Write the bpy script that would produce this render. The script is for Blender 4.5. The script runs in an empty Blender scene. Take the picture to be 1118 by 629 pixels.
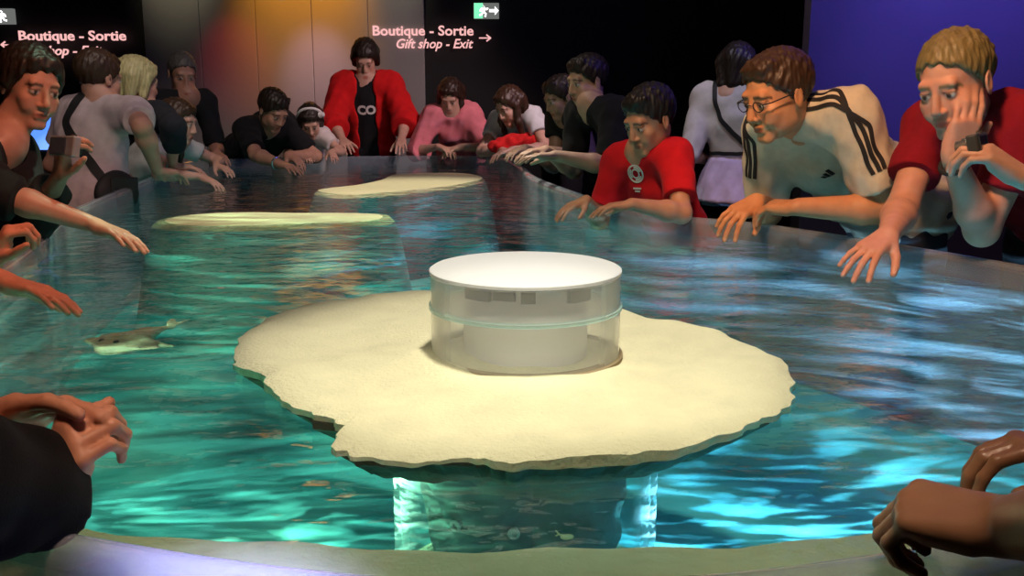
import bpy, bmesh, math, random
import numpy as np
from mathutils import Vector, Matrix
from mathutils.bvhtree import BVHTree

random.seed(7)
COL = bpy.context.scene.collection
# ------------------------------------------------------------------ camera
F_PX, W_PX, H_PX = 1050.0, 1118.0, 629.0
CAM = np.array([0.0, 0.0, 1.34])
TH = math.atan(217.0 / F_PX)
CF = np.array([0, math.cos(TH), -math.sin(TH)])
CU = np.array([0, math.sin(TH), math.cos(TH)])
CR = np.array([1.0, 0, 0])

def P(px, py, t):
    """point seen at that place of the frame, t metres into the room"""
    return CAM + t * (CF + CR * (px - 559.0) / F_PX + CU * (314.5 - py) / F_PX)

def PZ(px, py, z):
    d = CF + CR * (px - 559.0) / F_PX + CU * (314.5 - py) / F_PX
    return CAM + d * ((z - CAM[2]) / d[2])

def V(*a): return np.array(a, dtype=float)
def unit(v):
    v = np.asarray(v, dtype=float); n = np.linalg.norm(v)
    return v / n if n > 1e-9 else V(0, 0, 1)

RIM_Z, WATER_Z, BED_Z, LEDGE_Z = 0.90, 0.842, 0.40, 0.79

# ------------------------------------------------------------------ objects
def link(o, parent=None):
    COL.objects.link(o)
    if parent is not None:
        o.parent = parent
        o.matrix_parent_inverse = Matrix.Translation(parent.location).inverted()
    return o

def tag(o, label=None, cat=None, group=None, kind=None):
    if label: o['label'] = label
    if cat: o['category'] = cat
    if group: o['group'] = group
    if kind: o['kind'] = kind
    return o

def thing(name, label, cat, loc=(0, 0, 0), group=None):
    o = bpy.data.objects.new(name, None); COL.objects.link(o)
    o.location = Vector(loc); o.empty_display_size = .05
    return tag(o, label, cat, group)

def mesh_np(name, v, f, mat, parent=None, col=None, smooth=True):
    """v (n,3) array, f (m,4) or (m,3) array -> ONE mesh object"""
    me = bpy.data.meshes.new(name)
    v = np.asarray(v, dtype=np.float32); f = np.asarray(f, dtype=np.int32)
    k = f.shape[1]
    me.vertices.add(len(v)); me.vertices.foreach_set('co', v.ravel())
    me.loops.add(f.size); me.loops.foreach_set('vertex_index', f.ravel())
    me.polygons.add(len(f))
    me.polygons.foreach_set('loop_start', np.arange(0, f.size, k, dtype=np.int32))
    me.update(calc_edges=True)
    if smooth: me.polygons.foreach_set('use_smooth', np.ones(len(f), dtype=bool))
    if col is not None:
        a = me.color_attributes.new('Col', 'FLOAT_COLOR', 'POINT')
        c = np.ones((len(v), 4), dtype=np.float32); c[:, :3] = col
        a.data.foreach_set('color', c.ravel())
    me.validate()
    me.materials.append(mat)
    return link(bpy.data.objects.new(name, me), parent)

class MB:
    """collects boxes, tubes, lathes and prisms into ONE mesh"""
    def __init__(s): s.v, s.f = [], []
    def add(s, v, f):
        b = len(s.v); s.v += [tuple(map(float, p)) for p in v]; s.f += [tuple(b + i for i in q) for q in f]
        return s
    def box(s, c, size, R=None):
        c = np.asarray(c, float); h = np.asarray(size, float) / 2; R = np.eye(3) if R is None else R
        v = [c + R @ (h * V(x, y, z)) for z in (-1, 1) for y in (-1, 1) for x in (-1, 1)]
        return s.add(v, [(0, 2, 3, 1), (4, 5, 7, 6), (0, 1, 5, 4), (2, 6, 7, 3), (0, 4, 6, 2), (1, 3, 7, 5)])
    def tube(s, pts, r, n=10, closed=False, flat=None):
        pts = [np.asarray(p, float) for p in pts]; N = len(pts); v, f = [], []
        prev = None
        for i, p in enumerate(pts):
            a = pts[(i + 1) % N] if (closed or i < N - 1) else p
            b = pts[(i - 1) % N] if (closed or i > 0) else p
            t = unit(a - b)
            u = np.cross(t, V(0, 0, 1)) if prev is None else prev - t * np.dot(prev, t)
            if np.linalg.norm(u) < 1e-5: u = np.cross(t, V(1, 0, 0))
            u = unit(u); prev = u; w = np.cross(t, u)
            rr = r[i] if hasattr(r, '__len__') else r
            for k in range(n):
                q = 2 * math.pi * k / n
                v.append(p + rr * (math.cos(q) * u + math.sin(q) * w))
        for i in range(N if closed else N - 1):
            j = (i + 1) % N
            for k in range(n):
                l = (k + 1) % n
                f.append((i * n + k, i * n + l, j * n + l, j * n + k))
        if not closed:
            f.append(tuple(range(n - 1, -1, -1))); f.append(tuple((N - 1) * n + k for k in range(n)))
        return s.add(v, f)
    def lathe(s, c, prof, n=72):
        """closed profile [(r, z)] turned about the vertical through c"""
        c = np.asarray(c, float); m = len(prof); v = []; f = []
        for k in range(n):
            q = 2 * math.pi * k / n
            for r, z in prof: v.append(c + V(r * math.cos(q), r * math.sin(q), z))
        for k in range(n):
            l = (k + 1) % n
            for i in range(m):
                j = (i + 1) % m
                if prof[i][0] < 1e-6 and prof[j][0] < 1e-6: continue
                f.append((k * m + i, l * m + i, l * m + j, k * m + j))
        return s.add(v, f)
    def build(s, name, mat, parent=None, smooth=False, bevel=0):
        me = bpy.data.meshes.new(name); me.from_pydata(s.v, [], s.f); me.materials.append(mat)
        if len(s.f) > 1:
            bm = bmesh.new(); bm.from_mesh(me); bmesh.ops.recalc_face_normals(bm, faces=bm.faces); bm.to_mesh(me); bm.free()
        if smooth:
            me.polygons.foreach_set('use_smooth', np.ones(len(me.polygons), dtype=bool))
            try: me.set_sharp_from_angle(angle=math.radians(38))
            except Exception: pass
        o = link(bpy.data.objects.new(name, me), parent)
        if bevel:
            b = o.modifiers.new('b', 'BEVEL'); b.width = bevel; b.segments = 2; b.limit_method = 'ANGLE'
        return o

# ------------------------------------------------------------------ materials
def newmat(name):
    m = bpy.data.materials.new(name); m.use_nodes = True
    nt = m.node_tree; nt.nodes.clear()
    out = nt.nodes.new('ShaderNodeOutputMaterial')
    return m, nt, out
def N(nt, typ, **kw):
    n = nt.nodes.new(typ)
    for k, v in kw.items():
        if k in n.inputs: n.inputs[k].default_value = v
        else: setattr(n, k, v)
    return n
def rgb(h):
    h = [int(h[i:i + 2], 16) / 255 for i in (0, 2, 4)]
    return tuple(c / 12.92 if c <= .04045 else ((c + .055) / 1.055) ** 2.4 for c in h)
def mat_simple(name, col, rough=.6, metal=0.0, var=.12, scale=18, bump=0.0, bscale=60, emit=0, spec=.5):
    m, nt, out = newmat(name)
    b = N(nt, 'ShaderNodeBsdfPrincipled', Roughness=rough, Metallic=metal)
    b.inputs['Specular IOR Level'].default_value = spec
    tc = N(nt, 'ShaderNodeTexCoord')
    nz = N(nt, 'ShaderNodeTexNoise', Scale=scale, Detail=4.0)
    nt.links.new(tc.outputs['Object'], nz.inputs['Vector'])
    mx = N(nt, 'ShaderNodeMix', data_type='RGBA')
    mx.inputs[6].default_value = tuple(c * (1 - var) for c in col) + (1,)
    mx.inputs[7].default_value = tuple(min(1, c * (1 + var)) for c in col) + (1,)
    nt.links.new(nz.outputs['Fac'], mx.inputs[0]); nt.links.new(mx.outputs[2], b.inputs['Base Color'])
    if bump:
        n2 = N(nt, 'ShaderNodeTexNoise', Scale=bscale, Detail=3.0)
        nt.links.new(tc.outputs['Object'], n2.inputs['Vector'])
        bp = N(nt, 'ShaderNodeBump', Strength=bump, Distance=.004)
        nt.links.new(n2.outputs['Fac'], bp.inputs['Height']); nt.links.new(bp.outputs['Normal'], b.inputs['Normal'])
    if emit:
        nt.links.new(mx.outputs[2], b.inputs['Emission Color']); b.inputs['Emission Strength'].default_value = emit
    nt.links.new(b.outputs[0], out.inputs[0])
    return m
def mat_attr(name, rough=.5, spec=.4, bump=.08, bscale=140, sheen=0):
    """skin, hair and cloth: colour of the thing itself from its colour attribute"""
    m, nt, out = newmat(name)
    b = N(nt, 'ShaderNodeBsdfPrincipled', Roughness=rough)
    b.inputs['Specular IOR Level'].default_value = spec
    at = N(nt, 'ShaderNodeAttribute', attribute_name='Col')
    tc = N(nt, 'ShaderNodeTexCoord')
    nz = N(nt, 'ShaderNodeTexNoise', Scale=35.0, Detail=3.0)
    nt.links.new(tc.outputs['Object'], nz.inputs['Vector'])
    mr = N(nt, 'ShaderNodeMapRange'); mr.inputs[3].default_value = .82; mr.inputs[4].default_value = 1.16
    nt.links.new(nz.outputs['Fac'], mr.inputs[0])
    vm = N(nt, 'ShaderNodeVectorMath', operation='SCALE')
    nt.links.new(at.outputs['Color'], vm.inputs[0]); nt.links.new(mr.outputs[0], vm.inputs['Scale'])
    nt.links.new(vm.outputs[0], b.inputs['Base Color'])
    n2 = N(nt, 'ShaderNodeTexNoise', Scale=float(bscale), Detail=2.0)
    nt.links.new(tc.outputs['Object'], n2.inputs['Vector'])
    bp = N(nt, 'ShaderNodeBump', Strength=bump, Distance=.003)
    nt.links.new(n2.outputs['Fac'], bp.inputs['Height']); nt.links.new(bp.outputs['Normal'], b.inputs['Normal'])
    if sheen: b.inputs['Sheen Weight'].default_value = sheen
    nt.links.new(b.outputs[0], out.inputs[0])
    return m
def mat_clear(name, tint=(.93, .97, .97), haze=.06, edge=.35, ior=1.45, rough=.04, hazecol=(.8, .85, .85), f0=0.0):
    """clear acrylic: sees through face-on, gets milky and mirror-like towards grazing"""
    m, nt, out = newmat(name)
    tr = N(nt, 'ShaderNodeBsdfTransparent', Color=tint + (1,))
    df = N(nt, 'ShaderNodeBsdfDiffuse', Color=hazecol + (1,))
    gl = N(nt, 'ShaderNodeBsdfGlossy', Roughness=rough, Color=(1, 1, 1, 1))
    lw = N(nt, 'ShaderNodeLayerWeight', Blend=.35)
    mr = N(nt, 'ShaderNodeMapRange'); mr.inputs[1].default_value = f0; mr.inputs[3].default_value = haze; mr.inputs[4].default_value = edge
    nt.links.new(lw.outputs['Facing'], mr.inputs[0])
    a = N(nt, 'ShaderNodeMixShader'); nt.links.new(mr.outputs[0], a.inputs[0])
    nt.links.new(tr.outputs[0], a.inputs[1]); nt.links.new(df.outputs[0], a.inputs[2])
    fr = N(nt, 'ShaderNodeFresnel', IOR=ior)
    ge = N(nt, 'ShaderNodeNewGeometry'); fm = N(nt, 'ShaderNodeMath', operation='SUBTRACT'); fm.use_clamp = True
    nt.links.new(fr.outputs[0], fm.inputs[0]); nt.links.new(ge.outputs['Backfacing'], fm.inputs[1])
    c = N(nt, 'ShaderNodeMixShader'); nt.links.new(fm.outputs[0], c.inputs[0])
    nt.links.new(a.outputs[0], c.inputs[1]); nt.links.new(gl.outputs[0], c.inputs[2])
    nt.links.new(c.outputs[0], out.inputs[0])
    return m
def mat_emit(name, col, s):
    m, nt, out = newmat(name)
    e = N(nt, 'ShaderNodeEmission', Color=col + (1,), Strength=s)
    nt.links.new(e.outputs[0], out.inputs[0]); return m

# ------------------------------------------------------------------ distance fields
def cone(a, b, ra, rb=None, k=.015, clip=None, sub=False):
    return dict(t='c', a=np.asarray(a, float), b=np.asarray(b, float), ra=ra, rb=ra if rb is None else rb, k=k, clip=clip, sub=sub)
def ell(c, R, rad, k=.02, clip=None, sub=False):
    return dict(t='e', a=np.asarray(c, float), R=np.asarray(R, float), rad=np.asarray(rad, float), k=k, clip=clip, sub=sub)
def plane_clip(p, n):
    p = np.asarray(p, float); n = unit(n)
    return lambda X, Y, Z: (X - p[0]) * n[0] + (Y - p[1]) * n[1] + (Z - p[2]) * n[2]

def mesh_field(prims, h):
    los, his = [], []
    for p in prims:
        if p['t'] == 'c':
            r = max(p['ra'], p['rb'])
            p['lo'] = np.minimum(p['a'], p['b']) - r; p['hi'] = np.maximum(p['a'], p['b']) + r
        else:
            e = np.sqrt(((p['R'].T * p['rad']) ** 2).sum(1))
            p['lo'] = p['a'] - e; p['hi'] = p['a'] + e
        if not p['sub']: los.append(p['lo']); his.append(p['hi'])
    lo = np.min(los, 0) - 4 * h; hi = np.max(his, 0) + 4 * h
    n = np.ceil((hi - lo) / h).astype(int) + 1
    ax = [(lo[i] + h * np.arange(n[i])).astype(np.float32) for i in range(3)]
    Fd = np.full(n, 1.0, dtype=np.float32)
    for p in prims:
        k = p['k']; pad = k + 2.5 * h
        i0 = np.maximum(((p['lo'] - pad - lo) / h).astype(int), 0)
        i1 = np.minimum(np.ceil((p['hi'] + pad - lo) / h).astype(int) + 1, n)
        if np.any(i1 <= i0): continue
        sl = tuple(slice(a, b) for a, b in zip(i0, i1))
        X = ax[0][sl[0]][:, None, None]; Y = ax[1][sl[1]][None, :, None]; Z = ax[2][sl[2]][None, None, :]
        if p['t'] == 'c':
            a, b = p['a'], p['b']; ab = b - a; L2 = max(float(ab @ ab), 1e-12)
            T = ((X - a[0]) * ab[0] + (Y - a[1]) * ab[1] + (Z - a[2]) * ab[2]) / np.float32(L2)
            T = np.clip(T, 0, 1).astype(np.float32)
            D = np.sqrt((X - a[0] - T * ab[0]) ** 2 + (Y - a[1] - T * ab[1]) ** 2 + (Z - a[2] - T * ab[2]) ** 2)
            D = D - (p['ra'] + (p['rb'] - p['ra']) * T)
        else:
            c, R, rad = p['a'], p['R'], p['rad']
            q = [((X - c[0]) * R[i, 0] + (Y - c[1]) * R[i, 1] + (Z - c[2]) * R[i, 2]) / rad[i] for i in range(3)]
            k0 = np.sqrt(q[0] ** 2 + q[1] ** 2 + q[2] ** 2)
            k1 = np.sqrt((q[0] / rad[0]) ** 2 + (q[1] / rad[1]) ** 2 + (q[2] / rad[2]) ** 2)
            D = np.where(k1 > 1e-6, k0 * (k0 - 1) / np.maximum(k1, 1e-6), -min(rad))
        if p['clip'] is not None:
            for c in (p['clip'] if isinstance(p['clip'], (list, tuple)) else [p['clip']]):
                D = np.maximum(D, c(X, Y, Z))
        D = D.astype(np.float32); G = Fd[sl]
        if p['sub']:
            D = -D; hh = np.maximum(k - np.abs(G - D), 0) / max(k, 1e-6)
            Fd[sl] = np.maximum(G, D) + hh * hh * k * .25
        else:
            hh = np.maximum(k - np.abs(G - D), 0) / max(k, 1e-6)
            Fd[sl] = np.minimum(G, D) - hh * hh * k * .25
    # naive surface nets
    S = Fd < 0
    cnt = np.zeros(np.array(n) - 1, dtype=np.uint8)
    for dx in (0, 1):
        for dy in (0, 1):
            for dz in (0, 1):
                cnt += S[dx:n[0] - 1 + dx, dy:n[1] - 1 + dy, dz:n[2] - 1 + dz]
    act = np.argwhere((cnt > 0) & (cnt < 8)); del cnt
    if len(act) == 0: return np.zeros((0, 3)), np.zeros((0, 4), int)
    idx = np.full(n, -1, dtype=np.int32)
    idx[act[:, 0], act[:, 1], act[:, 2]] = np.arange(len(act))
    cor = [(x, y, z) for x in (0, 1) for y in (0, 1) for z in (0, 1)]
    val = {c: Fd[act[:, 0] + c[0], act[:, 1] + c[1], act[:, 2] + c[2]] for c in cor}
    acc = np.zeros((len(act), 3)); num = np.zeros(len(act))
    for a in cor:
        for d in range(3):
            if a[d]: continue
            b = list(a); b[d] = 1; b = tuple(b)
            va, vb = val[a], val[b]; m = (va < 0) != (vb < 0)
            t = np.where(m, va / np.where(m, va - vb, 1), 0)
            pt = np.array(a, float)[None, :] + np.zeros((len(act), 3)); pt[:, d] = t
            acc += pt * m[:, None]; num += m
    v = lo + h * (act + acc / num[:, None])
    quads = []
    for d in range(3):
        s0 = [slice(None)] * 3; s1 = [slice(None)] * 3
        s0[d] = slice(0, -1); s1[d] = slice(1, None)
        A, B = S[tuple(s0)], S[tuple(s1)]
        for sgn, M in ((0, A & ~B), (1, ~A & B)):
            e = np.argwhere(M)
            if not len(e): continue
            o1, o2 = [(1, 2), (2, 0), (0, 1)][d]
            def g(du, dv):
                q = e.copy(); q[:, o1] -= du; q[:, o2] -= dv
                return idx[q[:, 0], q[:, 1], q[:, 2]]
            qd = np.stack([g(0, 0), g(1, 0), g(1, 1), g(0, 1)], 1)
            if sgn: qd = qd[:, ::-1]
            quads.append(qd)
    f = np.concatenate(quads); f = f[(f >= 0).all(1)]
    return v, f

def vnormals(v, f):
    n = np.cross(v[f[:, 2]] - v[f[:, 0]], v[f[:, 3]] - v[f[:, 1]])
    out = np.zeros_like(v)
    for i in range(4): np.add.at(out, f[:, i], n)
    return out / np.maximum(np.linalg.norm(out, axis=1, keepdims=True), 1e-12)

def waves(v, seed, lam, n=9, aniso=(1, 1, 1)):
    r = np.random.RandomState(seed); s = np.zeros(len(v))
    for _ in range(n):
        k = unit(r.normal(size=3)) * np.array(aniso) * 2 * math.pi / (lam * r.uniform(.6, 1.6))
        s += np.sin(v @ k + r.uniform(0, 6.28))
    return s / math.sqrt(n)
# ------------------------------------------------------------------ people
M = {}
M['skin'] = mat_attr('skin', rough=.48, spec=.45, bump=.06, bscale=220)
M['wetskin'] = mat_attr('wet_skin', rough=.32, spec=.5, bump=.05, bscale=160)
M['hair'] = mat_attr('hair', rough=.45, spec=.4, bump=.25, bscale=260)
M['cloth'] = mat_attr('cloth', rough=.88, spec=.15, bump=.25, bscale=420, sheen=.03)
M['leather'] = mat_attr('shoe_leather', rough=.5)

def frame_from(fwd, up):
    f = unit(fwd); r = unit(np.cross(f, up)); u = np.cross(r, f)
    return np.array([r, f, u])            # rows: the person's right, forward, up

def seg_chain(p, d, n, lens, angs):
    """finger joints: turn d towards n by each angle, walk each length"""
    pts = [p]; a = 0
    for L, q in zip(lens, angs):
        a += q
        p = p + L * (math.cos(a) * d + math.sin(a) * n); pts.append(p)
    return pts

def hand_prims(wrist, d, n, side, curl=.35, spread=.25, s=1.0, thumb=.6, nails=None, curls=None):
    """palm, four unequal fingers bent at the knuckles and a thumb from the side of the palm"""
    d = unit(d); n = unit(n - d * np.dot(n, d)); w = np.cross(d, n) * (1 if side == 'R' else -1)
    o = []
    off = [.028, .0095, -.0095, -.027]; kd = [.088, .092, .087, .079]
    lens = [(.042, .026, .021), (.046, .029, .022), (.043, .027, .022), (.034, .021, .019)]
    rad = [(.0098, .0088, .0076), (.0100, .0089, .0077), (.0096, .0085, .0074), (.0086, .0076, .0066)]
    kn = []
    for i in range(4):
        a = wrist + s * (w * off[i] * .62 + d * .012); b = wrist + s * (w * off[i] + d * kd[i] - n * .004)
        o.append(cone(a, b, .0155 * s, .0118 * s, .012 * s)); kn.append(b)
    o.append(cone(wrist + s * (d * .03 + w * .018 + n * .010), wrist + s * (d * .062 + w * .02 + n * .008), .015 * s, .012 * s, .012 * s))
    o.append(cone(wrist + s * (d * .03 - w * .018 + n * .008), wrist + s * (d * .065 - w * .022 + n * .006), .014 * s, .011 * s, .012 * s))
    for i in range(4):
        c = curls[i] if curls else curl
        fd = unit(d + w * spread * off[i] / .028 * .55)
        fn = unit(n - fd * np.dot(n, fd))
        pts = seg_chain(kn[i], fd, fn, [l * s for l in lens[i]], (c * .75 + .05, c * 1.0 + .08, c * .6 + .05))
        for j in range(3):
            o.append(cone(pts[j], pts[j + 1], rad[i][j] * s, rad[i][min(j + 1, 2)] * s * (.95 if j == 2 else 1), .0035 * s))
        if nails is not None:
            a = c * 2.35 + .18
            nails.append((pts[3] + s * .0055 * (math.sin(a) * fd - math.cos(a) * fn), .0068 * s))
    tb = wrist + s * (d * .024 + w * .024 + n * .006)
    td = unit(d * .62 + w * thumb + n * .32)
    t1 = tb + td * .043 * s
    td2 = unit(td + d * .35 - w * .1); t2 = t1 + td2 * .032 * s
    td3 = unit(td2 + d * .2 - w * .1 + n * .1); t3 = t2 + td3 * .024 * s
    o += [cone(tb, t1, .0155 * s, .0118 * s, .010 * s), cone(t1, t2, .0112 * s, .0102 * s, .004 * s), cone(t2, t3, .0102 * s, .0082 * s, .003 * s)]
    return o

def head_prims(c, R, s, neck, k=1.0, jaw=1.0, nose=1.0):
    def L(x, y, z): return c + R.T @ (s * V(x, y, z))
    o = [ell(L(0, -.014, .032), R, s * V(.076, .099, .085), .02 * s),
         ell(L(0, .030, -.035), R, s * V(.061 * jaw, .064, .082), .02 * s),
         ell(L(0, .026, -.072), R, s * V(.053 * jaw, .056, .042), .018 * s),
         cone(L(-.011, .076, -.104), L(.011, .076, -.104), .016 * s, None, .018 * s),
         cone(L(-.034, .080, .024), L(.034, .080, .024), .0135 * s, None, .012 * s),
         cone(L(-.040, .064, -.030), L(-.036, .070, -.05), .022 * s, .018 * s, .016 * s),
         cone(L(.040, .064, -.030), L(.036, .070, -.05), .022 * s, .018 * s, .016 * s)]
    for x in (-1, 1):
        o.append(dict(ell(L(x * .032, .108, .001), R, s * V(.017, .016, .0125), .012 * s), sub=True))
        o.append(ell(L(x * .032, .0795, -.001), R, s * V(.0145, .0145, .0125), .003 * s))
        o.append(cone(L(x * .020, .089, .0095), L(x * .044, .085, .0065), .0045 * s, .004 * s, .004 * s))
    o += [cone(L(0, .092, .012), L(0, .1095 * (.85 + .15 * nose), -.034), .0075 * s, .0115 * s * nose, .010 * s),
          ell(L(-.0115, .098, -.040), R, s * V(.0085, .010, .0075), .005 * s),
          ell(L(.0115, .098, -.040), R, s * V(.0085, .010, .0075), .005 * s),
          cone(L(-.019, .0885, -.066), L(0, .095, -.0635), .0055 * s, .0068 * s, .006 * s),
          cone(L(.019, .0885, -.066), L(0, .095, -.0635), .0055 * s, .0068 * s, .006 * s),
          cone(L(-.015, .089, -.078), L(.015, .089, -.078), .0068 * s, None, .006 * s),
          dict(cone(L(-.021, .100, -.0715), L(.021, .100, -.0715), .0042 * s, None, .003 * s), sub=True)]
    for x in (-1, 1):
        Re = frame_from(R.T @ V(.25 * x, 1, .15), R.T @ V(0, -.15, 1))
        o.append(ell(L(x * .079, -.006, -.010), Re, s * V(.0075, .019, .031), .006 * s))
        o.append(dict(ell(L(x * .087, .0, -.006), Re, s * V(.005, .010, .018), .004 * s), sub=True))
    o.append(cone(L(0, -.022, -.055), neck, .052 * s * k, .058 * s * k, .03 * s))
    return o

def head_cols(v, col, c, R, s, skin, hair, lip, brow=True):
    l = ((v - c) @ R.T) / s
    x, y, z = l[:, 0], l[:, 1], l[:, 2]; ax = np.abs(x)
    near = (np.abs(l) < .16).all(1)
    def mixin(w, cc):
        w = (np.clip(w, 0, 1) * near)[:, None]; col[:] = col * (1 - w) + np.array(cc) * w
    mixin((y > .03) * .22 * np.exp(-((ax - .04) / .02) ** 2 - ((z + .035) / .02) ** 2), (skin[0] * 1.0, skin[1] * .55, skin[2] * .5))
    mixin((y > .075) * np.clip(1.6 - ((x / .023) ** 2 + ((z + .0715) / .0115) ** 2) * 1.5, 0, 1), lip)
    ew = ((ax - .032) / .0135) ** 2 + ((z + .001) / .0062) ** 2
    mixin((y > .07) * np.clip(3 - 2.2 * ew, 0, 1), (.62, .56, .52))
    mixin((y > .07) * np.clip(3 - 2.2 * (((ax - .031) / .0062) ** 2 + ((z + .0015) / .0062) ** 2), 0, 1), (.03, .02, .015))
    mixin((y > .07) * np.clip(1.5 - np.abs(z - .0062) / .0026, 0, 1) * (np.abs(ax - .032) < .015), tuple(.35 * q for q in skin))
    if brow:
        bz = .0215 - .9 * np.maximum(ax - .036, 0) + .1 * (ax - .014)
        mixin((y > .05) * np.clip(1.5 - np.abs(z - bz) / .0042, 0, 1) * (ax > .012) * (ax < .052) * .85, hair)

def hair_prims(style, c, R, s, o=None):
    o = o or {}
    def L(x, y, z): return c + R.T @ (s * V(x, y, z))
    hl = o.get('line', .062)          # hairline height above the brow
    def clip(X, Y, Z):
        dx, dy, dz = X - c[0], Y - c[1], Z - c[2]
        lx = (dx * R[0, 0] + dy * R[0, 1] + dz * R[0, 2]) / s
        y = (dx * R[1, 0] + dy * R[1, 1] + dz * R[1, 2]) / s; z = (dx * R[2, 0] + dy * R[2, 1] + dz * R[2, 2]) / s
        wob = .004 * np.sin(lx * 190 + 1.3)
        d1 = (y - (.022 + wob)) * .72 - (z - (hl - .062)) * .69
        d2 = (y - .022) * .52 - z * .85 - .004
        d3 = (y - .084) * .8 - (z - hl) * .6
        return np.maximum(np.maximum(d1, d2), d3) * s
    t = o.get('thick', .013)
    pr = [ell(L(0, -.016, .036), R, s * V(.077 + t * .75, .100 + t, .085 + t), .008, [clip])]
    if style == 'short':
        pr.append(cone(L(-.035, .062, .093), L(.035, .066, .091), .014 * s, None, .014 * s))
        pr.append(cone(L(-.045, .04, .10), L(.02, .05, .108), .016 * s, .014 * s, .014 * s))
    if style in ('long', 'bob', 'pony'):
        pr.append(cone(L(-.03, .066, .088), L(.035, .066, .09), .015 * s, None, .016 * s))
        for x in (-1, 1):
            pr.append(cone(L(x * .05, .045, .075), L(x * .078, .008, .0), .018 * s, .018 * s, .016 * s))
    if style == 'bob':
        Ld = o.get('len', .09)
        for x in (-1, 1):
            pr.append(cone(L(x * .070, .005, .02), L(x * .074, .0, -Ld), .030 * s, .022 * s, .02 * s))
            pr.append(cone(L(x * .055, -.06, .02), L(x * .05, -.06, -Ld), .045 * s, .03 * s, .02 * s))
        pr.append(cone(L(0, -.085, .02), L(0, -.075, -Ld), .048 * s, .03 * s, .02 * s))
    if style == 'long':
        Ld = o.get('len', .24)
        for x in (-1, 1):
            f = o.get('front', .0)
            pr.append(cone(L(x * .074, .004, .01), L(x * .082, .0 + f, -.10), .024 * s, .026 * s, .016 * s))
            pr.append(cone(L(x * .082, .0 + f, -.10), L(x * .088, .02 + f, -Ld), .026 * s, .012 * s, .016 * s))
            pr.append(cone(L(x * .06, -.06, .02), L(x * .066, -.06, -Ld), .046 * s, .022 * s, .02 * s))
        pr.append(cone(L(0, -.085, .02), L(0, -.085, -Ld * 1.05), .05 * s, .024 * s, .02 * s))
    if style == 'pony':
        pr.append(cone(L(0, -.11, .05), L(0, -.135, -.01), .03 * s, .026 * s, .015 * s))
        pr.append(cone(L(0, -.135, -.01), L(0, -.125, -.16), .028 * s, .010 * s, .015 * s))
    return pr

def ik(S, Wt, hint, l1, l2):
    d = Wt - S; D = np.linalg.norm(d); u = d / D
    if D > (l1 + l2) * .985:
        k = D / (l1 + l2) / .985; l1 *= k; l2 *= k
    a = (l1 * l1 - l2 * l2 + D * D) / (2 * D); h = math.sqrt(max(l1 * l1 - a * a, 0))
    q = hint - S; q = q - u * np.dot(q, u)
    return S + u * a + unit(q) * h

def finish_mesh(name, prims, h, mat, parent, colfn=None, col=(1, 1, 1), wr=0.0, seed=1, lam=.09, aniso=(1, 1, 1), post=None):
    v, f = mesh_field(prims, h)
    if wr:
        v = v + vnormals(v, f) * (wr * waves(v, seed, lam, aniso=aniso))[:, None]
    c = np.tile(np.array(col, dtype=float), (len(v), 1))
    if colfn: colfn(v, c)
    return mesh_np(name, v, f, mat, parent, c)

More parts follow.
